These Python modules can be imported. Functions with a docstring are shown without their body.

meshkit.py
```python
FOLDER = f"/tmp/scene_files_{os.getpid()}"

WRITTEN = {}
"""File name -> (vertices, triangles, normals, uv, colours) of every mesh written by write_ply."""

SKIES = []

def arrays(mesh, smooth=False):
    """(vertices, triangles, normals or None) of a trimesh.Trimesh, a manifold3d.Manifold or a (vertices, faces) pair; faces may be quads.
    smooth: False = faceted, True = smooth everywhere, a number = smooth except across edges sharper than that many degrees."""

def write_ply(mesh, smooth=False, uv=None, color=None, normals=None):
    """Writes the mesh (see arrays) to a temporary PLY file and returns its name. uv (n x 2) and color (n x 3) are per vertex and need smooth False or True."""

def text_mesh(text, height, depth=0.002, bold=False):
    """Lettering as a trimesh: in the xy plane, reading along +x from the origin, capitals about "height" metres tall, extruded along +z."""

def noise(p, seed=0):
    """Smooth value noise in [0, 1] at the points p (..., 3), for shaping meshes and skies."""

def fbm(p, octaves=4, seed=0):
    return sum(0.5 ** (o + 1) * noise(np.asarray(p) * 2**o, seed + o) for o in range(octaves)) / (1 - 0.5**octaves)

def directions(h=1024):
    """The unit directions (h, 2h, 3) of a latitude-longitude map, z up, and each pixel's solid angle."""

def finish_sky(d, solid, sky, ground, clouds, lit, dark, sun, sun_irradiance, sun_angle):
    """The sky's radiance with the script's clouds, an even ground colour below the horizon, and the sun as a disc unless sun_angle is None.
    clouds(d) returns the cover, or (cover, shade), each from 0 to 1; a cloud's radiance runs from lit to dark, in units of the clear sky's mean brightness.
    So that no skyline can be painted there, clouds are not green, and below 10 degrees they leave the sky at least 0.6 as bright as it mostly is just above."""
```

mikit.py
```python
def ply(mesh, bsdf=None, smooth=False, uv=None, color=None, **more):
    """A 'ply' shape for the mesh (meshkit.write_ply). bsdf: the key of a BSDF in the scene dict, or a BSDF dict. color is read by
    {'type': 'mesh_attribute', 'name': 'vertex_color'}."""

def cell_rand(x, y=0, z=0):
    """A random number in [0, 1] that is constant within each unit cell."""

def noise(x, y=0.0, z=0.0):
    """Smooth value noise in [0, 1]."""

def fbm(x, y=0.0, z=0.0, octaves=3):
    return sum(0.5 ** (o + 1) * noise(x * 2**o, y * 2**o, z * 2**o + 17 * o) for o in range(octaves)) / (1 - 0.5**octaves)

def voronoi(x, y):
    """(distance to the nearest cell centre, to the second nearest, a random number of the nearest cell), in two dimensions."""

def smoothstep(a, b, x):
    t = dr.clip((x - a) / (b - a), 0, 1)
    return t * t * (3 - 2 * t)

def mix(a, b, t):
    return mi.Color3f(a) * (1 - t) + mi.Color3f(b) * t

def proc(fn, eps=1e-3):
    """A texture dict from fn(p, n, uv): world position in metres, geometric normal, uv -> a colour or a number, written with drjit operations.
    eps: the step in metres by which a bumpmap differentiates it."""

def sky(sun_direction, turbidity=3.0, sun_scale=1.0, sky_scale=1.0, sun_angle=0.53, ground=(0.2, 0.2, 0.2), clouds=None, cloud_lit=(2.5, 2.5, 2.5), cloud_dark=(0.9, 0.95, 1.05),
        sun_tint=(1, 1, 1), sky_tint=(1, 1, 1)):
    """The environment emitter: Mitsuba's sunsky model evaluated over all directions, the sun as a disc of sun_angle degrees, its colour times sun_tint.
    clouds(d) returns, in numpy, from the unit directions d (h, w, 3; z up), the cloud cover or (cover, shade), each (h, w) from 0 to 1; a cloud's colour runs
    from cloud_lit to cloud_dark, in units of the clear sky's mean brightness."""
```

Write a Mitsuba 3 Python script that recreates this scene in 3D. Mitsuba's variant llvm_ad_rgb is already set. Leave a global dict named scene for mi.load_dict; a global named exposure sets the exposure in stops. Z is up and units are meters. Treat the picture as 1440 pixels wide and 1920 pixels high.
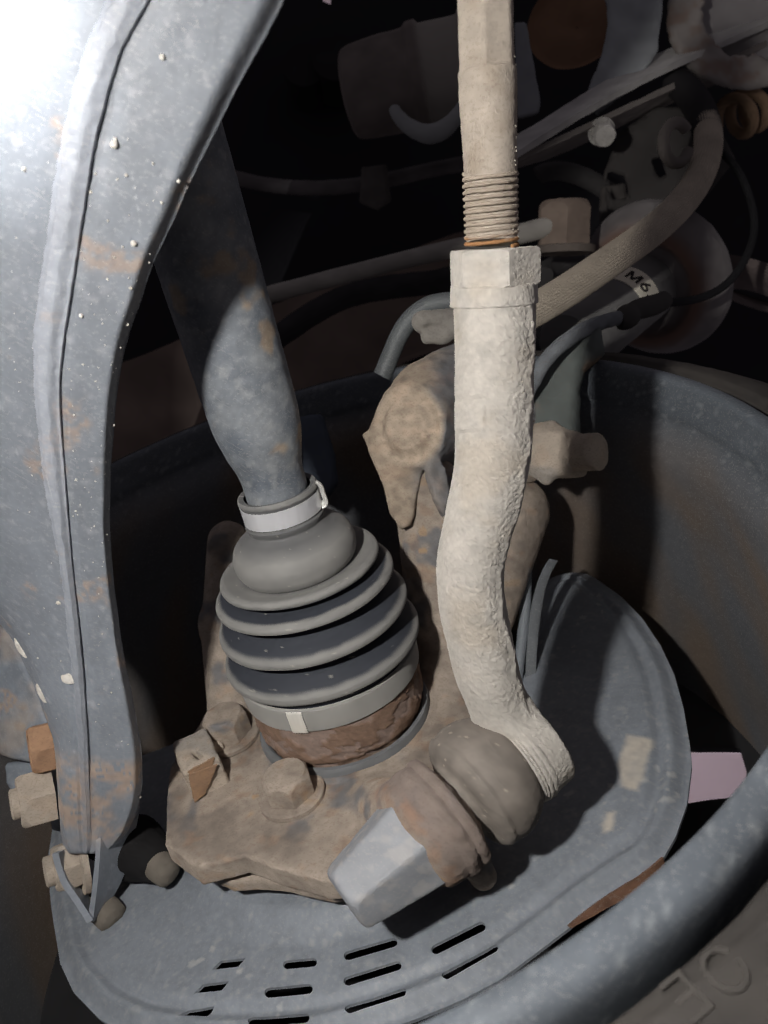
import math, random
import numpy as np, trimesh, shapely, mitsuba as mi, mikit, meshkit
from scipy.interpolate import CubicSpline, PchipInterpolator
import manifold3d as m3
from shapely.geometry import Polygon

T = mi.ScalarTransform4f
random.seed(7)
RNG = np.random.default_rng(7)
scene, labels = {}, {}
F = 1500.0                       # focal length in pixels of the 1440 x 1920 photograph

def P(px, py, d):
    """the point seen at a pixel of the photograph, d metres in front"""
    return np.array([(px - 720) * d / F, d, (960 - py) * d / F])

# ------------------------------------------------------------------ camera, light, exposure
scene['camera'] = {'type': 'thinlens', 'fov': math.degrees(2 * math.atan(720 / F)), 'fov_axis': 'x',
                   'to_world': T().look_at(origin=[0, 0, 0], target=[0, 1, 0], up=[0, 0, 1]),
                   'aperture_radius': 0.0009, 'focus_distance': 0.30, 'near_clip': 0.01, 'far_clip': 20.0}
exposure = 0.25
LAMP = np.array([-0.111, -0.002, 0.040])
AIM = np.array([0.03, 0.33, -0.03])
zl = (AIM - LAMP) / np.linalg.norm(AIM - LAMP)
scene['work_lamp__lens'] = {'type': 'disk', 'to_world': T().look_at(origin=LAMP.tolist(), target=AIM.tolist(), up=[0, 0, 1]) @ T().scale(0.0085),
                            'emitter': {'type': 'area', 'radiance': {'type': 'rgb', 'value': [1520, 1470, 1400]}}}
# added unseen narrow spot at the left, overlighting the big arm's upper flank
scene['added_flank_spot'] = {'type': 'spot', 'to_world': T().look_at(origin=[-0.150, 0.055, 0.135], target=P(-80, 0, .20).tolist(), up=[0, 0, 1]),
                  'intensity': {'type': 'rgb', 'value': [1.0, 1.0, 1.0]}, 'cutoff_angle': 20.0, 'beam_width': 2.0}
labels['work_lamp'] = {'label': 'small round work lamp held beside the camera, lighting the suspension', 'category': 'lamp'}
# daylight outside, beyond the wheel: falls on the pink wall only
scene['ambient'] = {'type': 'constant', 'radiance': {'type': 'rgb', 'value': [0.070, 0.064, 0.072]}}
scene['daylight_outside'] = {'type': 'spot', 'to_world': T().look_at(origin=[0.1, 1.35, 0.0], target=[0.1, 2.6, -0.1], up=[0, 0, 1]),
                             'intensity': {'type': 'rgb', 'value': [3.5, 3.35, 3.4]}, 'cutoff_angle': 85.0, 'beam_width': 70.0}

# ------------------------------------------------------------------ helpers
def unit(v):
    v = np.asarray(v, float)
    return v / np.linalg.norm(v)

def lin(r, g, b):
    c = np.array([r, g, b]) / 255.0
    return np.where(c < 0.04045, c / 12.92, ((c + 0.055) / 1.055) ** 2.4)

def basis(z, hint=(0, 0, 1)):
    z = unit(z)
    x = np.cross(hint, z)
    if np.linalg.norm(x) < 1e-6:
        x = np.cross((1, 0, 0), z)
    x = unit(x)
    return np.stack([x, np.cross(z, x), z], 1)          # columns x, y, z

def place(mesh, o, z, hint=(0, 0, 1), spin=0.0):
    B = basis(z, hint)
    c, s = math.cos(spin), math.sin(spin)
    v = np.asarray(mesh.vertices) @ np.array([[c, s, 0], [-s, c, 0], [0, 0, 1]])
    return trimesh.Trimesh(v @ B.T + np.asarray(o), mesh.faces, process=False)

fbm, vnoise = meshkit.fbm, meshkit.noise

def ss(a, b, x):
    t = np.clip((x - a) / (b - a), 0, 1)
    return t * t * (3 - 2 * t)

def mixc(a, b, t):
    t = np.asarray(t)[:, None]
    return np.asarray(a) * (1 - t) + np.asarray(b) * t

def man(mesh):
    return m3.Manifold(m3.Mesh(np.ascontiguousarray(mesh.vertices, np.float32), np.ascontiguousarray(mesh.faces, np.uint32)))

def tri(m):
    q = m.to_mesh()
    return trimesh.Trimesh(np.asarray(q.vert_properties[:, :3], float), np.asarray(q.tri_verts), process=False)

def fine(mesh, size):
    mesh = trimesh.Trimesh(mesh.vertices, mesh.faces, process=True)
    m = man(mesh)
    if m.status() == m3.Error.NoError and not m.is_empty():
        return tri(m.refine_to_length(size))
    v, f = trimesh.remesh.subdivide_to_size(mesh.vertices, mesh.faces, size, max_iter=12)
    return trimesh.Trimesh(v, f, process=True)

def rough(mesh, amp, scale, octaves=3, seed=0, ridge=False):
    """pushes the vertices along their normals by noise: amp in metres, scale in metres"""
    v = np.asarray(mesh.vertices)
    n = fbm(v / scale + 91.3, octaves, seed) - 0.5
    if ridge:
        n = 0.5 - np.abs(n) * 4
    return trimesh.Trimesh(v + np.asarray(mesh.vertex_normals) * (n * 2 * amp)[:, None], mesh.faces, process=False)

def add(key, mesh, bsdf, color, angle=40, kind=None):
    m = mesh
    if angle is not None and angle < 179:
        m = trimesh.graph.smooth_shade(trimesh.Trimesh(mesh.vertices, mesh.faces, process=True), angle=math.radians(angle), facet_minarea=None)
    v = np.asarray(m.vertices)
    c = color(v, np.asarray(m.vertex_normals)) if callable(color) else np.tile(np.asarray(color, float), (len(v), 1))
    m = trimesh.Trimesh(v, m.faces, process=False)
    scene[key] = mikit.ply(m, bsdf, smooth=True, color=np.clip(c, 0.003, 0.9))
    if kind:
        labels.setdefault(key, {})['kind'] = kind

def tag(key, label, cat, group=None):
    labels[key] = {'label': label, 'category': cat}
    if group:
        labels[key]['group'] = group

def sweep(path, rad, nseg=24, n=None, prof=None, caps=True):
    """tube along a spline through path; rad a number, one per point, or (a, b) pairs; prof(theta, s) scales the radius"""
    path = np.asarray(path, float)
    k = len(path)
    t = np.r_[0, np.cumsum(np.linalg.norm(np.diff(path, axis=0), axis=1))]
    n = n or 8 * k
    u = np.linspace(0, t[-1], n)
    C = CubicSpline(t, path) if k > 2 else (lambda x, d=0: path[0] + np.outer(x / t[-1], path[1] - path[0]) if d == 0 else np.tile(path[1] - path[0], (len(x), 1)))
    c = C(u)
    tg = C(u, 1)
    tg /= np.linalg.norm(tg, axis=1, keepdims=True)
    rad = np.asarray(rad, float)
    if rad.ndim == 0:
        rad = np.full(k, float(rad))
    if rad.ndim == 1:
        rad = np.stack([rad, rad], 1)
    r = PchipInterpolator(t, rad)(u)
    x = unit(np.cross(tg[0], [0, 1, 0]) if abs(tg[0][1]) < 0.95 else np.cross(tg[0], [1, 0, 0]))
    th = np.arange(nseg) * 2 * np.pi / nseg
    rows = []
    for i in range(n):
        x = unit(x - tg[i] * (x @ tg[i]))
        y = np.cross(tg[i], x)
        s = prof(th, u[i] / t[-1]) if prof else 1.0
        rows.append(c[i] + (r[i, 0] * np.cos(th) * s)[:, None] * x + (r[i, 1] * np.sin(th) * s)[:, None] * y)
    v = np.vstack(rows)
    j = np.arange(nseg)
    j2 = (j + 1) % nseg
    f = []
    for i in range(n - 1):
        a, b = i * nseg, (i + 1) * nseg
        f.append(np.stack([a + j, a + j2, b + j2], 1))
        f.append(np.stack([a + j, b + j2, b + j], 1))
    if caps:
        v = np.vstack([v, c[:1], c[-1:]])
        e = len(v)
        f.append(np.stack([j2, j, j * 0 + e - 2], 1))
        f.append(np.stack([(n - 1) * nseg + j, (n - 1) * nseg + j2, j * 0 + e - 1], 1))
    m = trimesh.Trimesh(v, np.vstack(f), process=False)
    if caps and m.volume < 0:
        m.invert()
    return m

def revolve(prof, o, z, nseg=160, closed=False, hint=(0, 0, 1), arc=(0, 2 * np.pi)):
    """profile points (t along the axis, r) turned about the axis; open profiles are capped when they end on the axis"""
    prof = np.asarray(prof, float)
    B = basis(z, hint)
    full = arc[1] - arc[0] > 6.28
    th = np.linspace(arc[0], arc[1], nseg, endpoint=not full)
    k = len(prof)
    v = np.asarray(o) + prof[None, :, :1] * B[:, 2] + prof[None, :, 1:] * (np.cos(th)[:, None, None] * B[:, 0] + np.sin(th)[:, None, None] * B[:, 1])
    v = v.reshape(-1, 3)
    f = []
    for i in range(nseg if full else nseg - 1):
        a, b = i * k, ((i + 1) % nseg) * k
        j = np.arange(k if closed else k - 1)
        j2 = (j + 1) % k
        f.append(np.stack([a + j, b + j, b + j2], 1))
        f.append(np.stack([a + j, b + j2, a + j2], 1))
    return trimesh.Trimesh(v, np.vstack(f), process=False)

def smooth_profile(pts, n):
    pts = np.asarray(pts, float)
    t = np.r_[0, np.cumsum(np.linalg.norm(np.diff(pts, axis=0), axis=1))]
    return PchipInterpolator(t, pts)(np.linspace(0, t[-1], n))

# --- signed distance fields and surface nets
def capsule(p, a, b, ra, rb=None):
    rb = ra if rb is None else rb
    a, b = np.asarray(a), np.asarray(b)
    h = np.clip(((p - a) @ (b - a)) / ((b - a) @ (b - a)), 0, 1)
    return np.linalg.norm(p - a - h[:, None] * (b - a), axis=1) - (ra + (rb - ra) * h)

def cyl(p, o, z, h0, h1, r, rnd=0.0):
    z = unit(z)
    q = p - np.asarray(o)
    t = q @ z
    rr = np.linalg.norm(q - t[:, None] * z, axis=1)
    dx, dy = rr - r + rnd, np.abs(t - (h0 + h1) / 2) - (h1 - h0) / 2 + rnd
    return np.minimum(np.maximum(dx, dy), 0) + np.hypot(np.maximum(dx, 0), np.maximum(dy, 0)) - rnd

def sbox(p, o, B, h, rnd=0.0):
    q = np.abs((p - np.asarray(o)) @ B) - np.asarray(h) + rnd
    return np.minimum(q.max(1), 0) + np.linalg.norm(np.maximum(q, 0), axis=1) - rnd

def poly2d(q, poly):
    """signed distance of 2-D points to a polygon (negative inside)"""
    d = np.full(len(q), 1e9)
    ins = np.zeros(len(q), bool)
    k = len(poly)
    for i in range(k):
        a, b = poly[i], poly[(i + 1) % k]
        e, w = b - a, q - a
        h = np.clip((w @ e) / (e @ e), 0, 1)
        d = np.minimum(d, ((w - h[:, None] * e) ** 2).sum(1))
        c = (a[1] <= q[:, 1]) != (b[1] <= q[:, 1])
        with np.errstate(divide='ignore', invalid='ignore'):
            ins ^= c & (q[:, 0] < (b[0] - a[0]) * (q[:, 1] - a[1]) / (b[1] - a[1]) + a[0])
    return np.where(ins, -1, 1) * np.sqrt(d)

def slab(p, o, B, poly, h0, h1, rnd=0.0):
    q = (p - np.asarray(o)) @ B
    dx, dy = poly2d(q[:, :2], poly) + rnd, np.abs(q[:, 2] - (h0 + h1) / 2) - (h1 - h0) / 2 + rnd
    return np.minimum(np.maximum(dx, dy), 0) + np.hypot(np.maximum(dx, 0), np.maximum(dy, 0)) - rnd

def smin(a, b, k):
    h = np.clip(0.5 + 0.5 * (b - a) / k, 0, 1)
    return b + (a - b) * h - k * h * (1 - h)

def smax(a, b, k):
    return -smin(-a, -b, k)

def nets(f, lo, hi, h):
    lo, hi = np.asarray(lo, float), np.asarray(hi, float)
    n = np.ceil((hi - lo) / h).astype(int) + 1
    ax = [lo[k] + h * np.arange(n[k]) for k in range(3)]
    val = np.empty(n)
    for i in range(0, n[0], 16):
        g = np.stack(np.meshgrid(ax[0][i:i + 16], ax[1], ax[2], indexing='ij'), -1)
        val[i:i + 16] = f(g.reshape(-1, 3)).reshape(g.shape[:3])
    val[[0, -1]] = np.maximum(val[[0, -1]], h)
    val[:, [0, -1]] = np.maximum(val[:, [0, -1]], h)
    val[:, :, [0, -1]] = np.maximum(val[:, :, [0, -1]], h)
    cn = n - 1
    cs = [(i, j, k) for i in (0, 1) for j in (0, 1) for k in (0, 1)]
    cut = lambda c: val[c[0]:c[0] + cn[0], c[1]:c[1] + cn[1], c[2]:c[2] + cn[2]]
    s = sum((cut(c) < 0).astype(int) for c in cs)
    cells = np.argwhere((s > 0) & (s < 8))
    idx = np.full(cn, -1)
    idx[tuple(cells.T)] = np.arange(len(cells))
    acc, cnt = np.zeros((len(cells), 3)), np.zeros(len(cells))
    for a in cs:
        for k in range(3):
            if a[k] == 0:
                b = list(a)
                b[k] = 1
                va, vb = val[tuple((cells + a).T)], val[tuple((cells + b).T)]
                m = (va < 0) != (vb < 0)
                with np.errstate(divide='ignore', invalid='ignore'):
                    t = np.where(m, va / (va - vb), 0)
                pt = np.array(a, float)[None] + t[:, None] * (np.array(b) - np.array(a))
                acc[m] += pt[m]
                cnt[m] += 1
    v = lo + h * (cells + acc / cnt[:, None])
    faces = []
    for k in range(3):
        k1, k2 = (k + 1) % 3, (k + 2) % 3
        sl0, sl1 = [slice(None)] * 3, [slice(None)] * 3
        sl0[k], sl1[k] = slice(0, -1), slice(1, None)
        A, Bv = val[tuple(sl0)] < 0, val[tuple(sl1)] < 0
        e = np.argwhere(A != Bv)
        e = e[(e[:, k1] > 0) & (e[:, k2] > 0) & (e[:, k1] < cn[k1]) & (e[:, k2] < cn[k2])]
        sg = A[tuple(e.T)]
        o1, o2 = np.eye(3, dtype=int)[k1], np.eye(3, dtype=int)[k2]
        q = np.stack([idx[tuple((e - o1 - o2).T)], idx[tuple((e - o2).T)], idx[tuple(e.T)], idx[tuple((e - o1).T)]], 1)
        q = np.where(sg[:, None], q, q[:, ::-1])
        faces += [q[:, [0, 1, 2]], q[:, [0, 2, 3]]]
    fc = np.vstack(faces)
    for _ in range(2):
        e = h * 0.1
        d0 = f(v)
        g = np.stack([f(v + np.eye(3)[k] * e) - d0 for k in range(3)], 1) / e
        st = d0[:, None] * g / np.maximum((g ** 2).sum(1, keepdims=True), 0.2)
        ln = np.linalg.norm(st, axis=1, keepdims=True)
        v = v - st * np.minimum(1, 0.6 * h / np.maximum(ln, 1e-12))
    m = trimesh.Trimesh(v, fc, process=False)
    return m

def solid(f, pts, pad, h):
    pts = np.asarray(pts)
    return nets(f, pts.min(0) - pad, pts.max(0) + pad, h)

def sheet(poly, h, size):
    """flat plate h thick from a shapely polygon, evenly meshed"""
    from scipy.spatial import Delaunay
    loops = [poly.exterior] + list(poly.interiors)
    bd = []
    for l in loops:
        l = l.segmentize(size)
        bd.append(np.array(l.coords)[:-1])
    x0, y0, x1, y1 = poly.bounds
    gx, gy = np.meshgrid(np.arange(x0, x1, size), np.arange(y0, y1, size * .866))
    gx = gx + (np.arange(gx.shape[0]) % 2)[:, None] * size / 2
    g = np.stack([gx.ravel(), gy.ravel()], 1)
    inner = poly.buffer(-size * .55)
    g = g[shapely.contains_xy(inner, g[:, 0], g[:, 1])]
    p = np.vstack(bd + [g])
    t = Delaunay(p).simplices
    c = p[t].mean(1)
    t = t[shapely.contains_xy(poly, c[:, 0], c[:, 1])]
    ar = np.cross(p[t[:, 1]] - p[t[:, 0]], p[t[:, 2]] - p[t[:, 0]])
    t = t[np.abs(ar) > 1e-13]
    ar = ar[np.abs(ar) > 1e-13]
    t = np.where((ar > 0)[:, None], t, t[:, ::-1])
    n = len(p)
    e = np.vstack([t[:, [0, 1]], t[:, [1, 2]], t[:, [2, 0]]])
    key = e.min(1) * n + e.max(1)
    u, inv, cnt = np.unique(key, return_inverse=True, return_counts=True)
    e = e[cnt[inv] == 1]
    v = np.vstack([np.c_[p, np.full(n, h)], np.c_[p, np.zeros(n)]])
    f = np.vstack([t, t[:, ::-1] + n, np.c_[e[:, 1], e[:, 0], e[:, 0] + n], np.c_[e[:, 1], e[:, 0] + n, e[:, 1] + n]])
    return trimesh.Trimesh(v, f, process=False)

class Plane:
    """a plane through o square to z; pix() finds where the plane is seen at a pixel, in the plane's own two coordinates"""
    def __init__(s, o, z):
        s.o, s.z = np.asarray(o, float), unit(z)
        s.B = basis(z)
    def at(s, px, py):
        r = np.array([(px - 720) / F, 1, (960 - py) / F])
        return r * ((s.o @ s.z) / (r @ s.z))
    def pix(s, pts):
        return np.array([((s.at(*q) - s.o) @ s.B)[:2] for q in pts])

# ------------------------------------------------------------------ materials
VC = {'type': 'mesh_attribute', 'name': 'vertex_color'}
def fine_grain(p, n, uv):
    return mikit.fbm(p.x * 2600.0, p.y * 2600.0, p.z * 2600.0, 3)
GRAIN = mikit.proc(fine_grain, eps=6e-5)
def pale_specks(p, n, uv):
    a = mikit.smoothstep(0.56, 0.76, mikit.fbm(p.x * 1200.0, p.y * 1200.0, p.z * 1200.0, 4))
    b = mikit.smoothstep(0.66, 0.74, mikit.fbm(p.x * 300.0 + 40.0, p.y * 1500.0, p.z * 1500.0 + p.x * 900.0, 2))
    return 0.15 * a + 0.10 * b
def dark_specks(p, n, uv):
    return 0.24 * mikit.smoothstep(0.48, 0.74, mikit.fbm(p.x * 1300.0, p.y * 1300.0, p.z * 1300.0, 4))
CAST = mikit.proc(lambda p, n, uv: mikit.fbm(p.x * 1150.0, p.y * 1150.0, p.z * 1150.0, 3), eps=1.2e-4)
def bs(key, rough_, spec=0.3, metal=0.0, bump=0.00012, over=None, **kw):
    inner = {'type': 'principled', 'base_color': VC, 'roughness': rough_, 'specular': spec, 'metallic': metal, **kw}
    if over:
        inner = {'type': 'blendbsdf', 'weight': mikit.proc(over[0]), 'first': inner,
                 'second': {'type': 'principled', 'base_color': {'type': 'rgb', 'value': over[1]}, 'roughness': min(1.0, rough_ + .2), 'specular': spec}}
    scene[key] = {'type': 'twosided', 'bsdf': {'type': 'bumpmap', 'arbitrary': GRAIN, 'scale': bump, 'bsdf': inner}}
bs('dusty', 0.92, 0.2, bump=0.00032, over=(dark_specks, [.14, .11, .085]))
scene['pale'] = {'type': 'twosided', 'bsdf': {'type': 'bumpmap', 'arbitrary': CAST, 'scale': 0.00045,
                 'bsdf': {'type': 'principled', 'base_color': VC, 'roughness': 0.92, 'specular': 0.2}}}
bs('painted', 0.52, 0.4, bump=0.00012, over=(pale_specks, [.40, .39, .37]))
bs('rubber', 0.7, 0.3, bump=0.00008)
bs('steel', 0.36, 0.8, metal=0.35, bump=0.00006)
bs('plain', 0.8, 0.25, bump=0.00006)

# colours (albedo)
DUST = lin(160, 148, 136)
PALE = lin(181, 176, 168)
BLUE = lin(126, 133, 142)
NAVY = lin(52, 60, 72)
RUST = lin(176, 112, 66)
BROWN = lin(112, 84, 68)
BLACK = lin(34, 34, 36)

def c_knuckle(v, n):
    c = mixc(DUST * 0.85, DUST * 1.08, fbm(v / 0.011, 4, 3))
    b = ss(0.56, 0.68, fbm(v / 0.016 + 5, 3, 11)) * 0.75
    c = mixc(c, BLUE * 0.55, b)
    o = ss(0.72, 0.78, vnoise(v / 0.0045 + 9, 21)) * ss(0.5, 0.7, fbm(v / 0.03, 2, 4))
    c = mixc(c, lin(176, 146, 112), o * 0.7)
    c = mixc(c, lin(112, 103, 96), ss(.46, .70, fbm(v / .018 + 8, 4, 41)) * .6)
    c = mixc(c, lin(150, 116, 88), ss(.58, .70, fbm(v / .007 + 18, 4, 43)) * .28)
    return c * (0.72 + 0.56 * fbm(v / 0.003, 3, 8))[:, None]

def c_pale(v, n):
    c = mixc(PALE * 0.82, PALE * 1.05, fbm(v / 0.006, 4, 3))
    c = mixc(c, lin(158, 144, 124), ss(0.48, 0.72, fbm(v / 0.014 + 3, 4, 5)) * 0.32)
    c = mixc(c, lin(140, 138, 132), ss(0.55, 0.75, fbm(v / 0.006 + 13, 3, 15)) * 0.35)
    return c * (0.86 + 0.28 * fbm(v / 0.0011, 2, 8))[:, None]

def c_blue(v, n):
    c = mixc(BLUE * 0.72, BLUE * 1.12, fbm(v / 0.012, 4, 3))
    c = mixc(c, lin(160, 164, 168), ss(0.55, 0.8, fbm(v / 0.004 + 7, 4, 6)) * 0.5)
    o = ss(0.62, 0.74, fbm(v / 0.017 + 31, 3, 14)) * ss(0.4, 0.6, fbm(v / 0.002, 2, 15))
    c = mixc(c, lin(166, 138, 112), o * 0.6)
    return c * (0.85 + 0.3 * fbm(v / 0.0016, 2, 8))[:, None]

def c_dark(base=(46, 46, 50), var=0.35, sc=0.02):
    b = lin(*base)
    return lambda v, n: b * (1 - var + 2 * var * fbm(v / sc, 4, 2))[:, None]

# ------------------------------------------------------------------ the axes that the parts share
AX = unit([-.22, -.40, .89])                 # drive shaft, towards the middle of the car
H0 = P(665, 1400, .375)
AW = unit([-.35, -.427, 1.0])                # splash shield axis
HW = P(655, 1400, .375)
WX = unit([-.3186, -.553, 1.0])              # wheel axis
WC = HW + np.array([.0013, 0, .002])

# ------------------------------------------------------------------ setting
wall = trimesh.creation.box((6, 0.02, 5))
wall.apply_translation((0, 2.61, 0))
add('wall', fine(wall, 0.25), 'plain', lambda v, n: lin(214, 194, 202) * (0.9 + 0.2 * fbm(v / 0.5, 3, 2))[:, None], kind='structure')

# background of the car: dark underbody panel with openings through which the outside shows
def plate_px(d, outline, holes=(), thick=0.004, size=0.012):
    """flat panel square to the view, d metres away"""
    q = lambda pts: [((x - 720) * d / F, (960 - y) * d / F) for x, y in pts]
    g = trimesh.creation.extrude_polygon(Polygon(q(outline), [q(h) for h in holes]), thick, engine='earcut')
    v = np.asarray(g.vertices)
    return fine(trimesh.Trimesh(np.stack([v[:, 0], d + v[:, 2], v[:, 1]], 1), g.faces[:, ::-1], process=True), size)

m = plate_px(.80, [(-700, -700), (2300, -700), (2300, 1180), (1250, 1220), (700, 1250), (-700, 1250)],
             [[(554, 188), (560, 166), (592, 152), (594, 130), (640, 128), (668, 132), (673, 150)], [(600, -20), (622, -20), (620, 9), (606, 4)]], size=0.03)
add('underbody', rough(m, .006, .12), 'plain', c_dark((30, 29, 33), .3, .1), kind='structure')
# engine-side round shapes hanging in front of that opening
blk = trimesh.util.concatenate([place(tri(m3.Manifold.cylinder(.05, .021, .021, 48)), P(628, 108, .74), (0, 1, 0)),
                                place(tri(m3.Manifold.cylinder(.05, .020, .020, 48)), P(570, 122, .75), (0, 1, 0))])
add('engine_mount', rough(fine(blk, .005), .0008, .01), 'plain', c_dark((30, 28, 30)))
tag('engine_mount', 'two dark round lugs above the upper sliver of pink wall', 'engine mount')
beam = tri(m3.Manifold.cube((.60, .03, .085), True).refine_to_length(.006))
Bb = np.stack([unit([.93, 0, .36]), [0, 1, 0], np.cross(unit([.93, 0, .36]), [0, 1, 0])], 1)
beam = trimesh.Trimesh(np.asarray(beam.vertices) @ Bb.T + P(330, 745, .72), beam.faces, process=False)
add('cross_member', rough(beam, .004, .05), 'plain', c_dark((112, 98, 90), .5, .03))
tag('cross_member', 'faint rust brown cross member in the dark between the big arm and the drive shaft', 'frame beam')

# ------------------------------------------------------------------ tie rod: threaded rod, hexagon, bent body, ball socket
rod_px = [(904, -120, .219), (910, 0, .224), (914, 150, .2285), (919, 300, .236), (922, 455, .243)]
rodq = np.array([P(*r) for r in rod_px])
rodz = unit(rodq[-1] - rodq[0])
rr = 50 * .236 / F
flats = lambda th, s: np.where(s < .42, np.minimum(1.0, .905 / np.maximum(np.cos((th + .25) % (np.pi / 3) - np.pi / 6), .5)), 1.0)
rod = sweep(rodq, [rr * 1.02, rr * 1.05, rr * 1.06, rr * 1.0, rr * .98], 96, 200, flats)
add('tie_rod__rod', rough(rod, .00022, .0022, 4), 'dusty',
    lambda v, n: mixc(lin(164, 154, 142) * (.8 + .4 * fbm(v / .004, 3, 4))[:, None], lin(136, 122, 106), ss(.5, .75, fbm(v / .012, 3, 9)) * .6), 60)
# the thread: one ridge winding down the last stretch, its lowest turns rusty
z0, z1 = P(919, 322, .236), P(922, 462, .2435)
th_ = np.linspace(0, 2 * np.pi * 11.6, 1400)
B = basis(z1 - z0)
L = np.linalg.norm(z1 - z0)
hel = z0 + np.outer(th_ / th_[-1] * L, B[:, 2]) + (rr * .985) * (np.cos(th_)[:, None] * B[:, 0] + np.sin(th_)[:, None] * B[:, 1])
thread = sweep(hel, .00056, 8, 1400)
tag('tie_rod', 'upright dusty steering tie rod with a threaded end and a rusty last turn', 'tie rod')
add('tie_rod__thread', rough(thread, .00025, .0015), 'dusty',
    lambda v, n: mixc(lin(156, 144, 130) * (.75 + .5 * fbm(v / .002, 3, 5))[:, None], lin(152, 112, 76), ss(.86, .95, (v - z0) @ B[:, 2] / L + .08 * vnoise(v / .002, 3))), 60)

# tie rod end
def hexprism(r, h, cham=.12, rtop=None):
    """hexagon along +z with its outer corners turned off at both ends; r across the corners / 2"""
    g = m3.Manifold.cylinder(h, r, rtop or r, 6)
    k = r * cham
    rt = (rtop or r)
    cone = m3.Manifold.revolve(m3.CrossSection([np.array([(0, 0), (r * .93, 0), (r * 1.02, k), (rt * 1.02, h - k), (rt * .93, h), (0, h)])]), 96)
    return g ^ cone
c_top, c_bot = P(927, 466, .2435), P(928, 536, .247)
zc = unit(c_top - c_bot)
hexa = tri(hexprism(86 * .245 / F, np.linalg.norm(c_top - c_bot), .07).refine_to_length(.0006))
# turned so that one broad flat faces the viewer and a narrow one its right side
hexa = place(hexa, c_bot, zc, (0, 1, 0), math.radians(39))
ring = place(tri(m3.Manifold.cylinder(.0062, 83 * .247 / F, 81 * .247 / F, 90).refine_to_length(.0007)), P(926, 571, .2492), zc)
add('tie_rod_end__hexagon', rough(hexa, .00018, .0018), 'pale', c_pale, 38)
add('tie_rod_end__collar', rough(trimesh.smoothing.filter_taubin(ring, iterations=8), .00012, .002), 'pale', c_pale, 45)
tag('tie_rod_end', 'pale dusty bent tie rod end with rough cast skin and ball socket', 'tie rod end')

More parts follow.
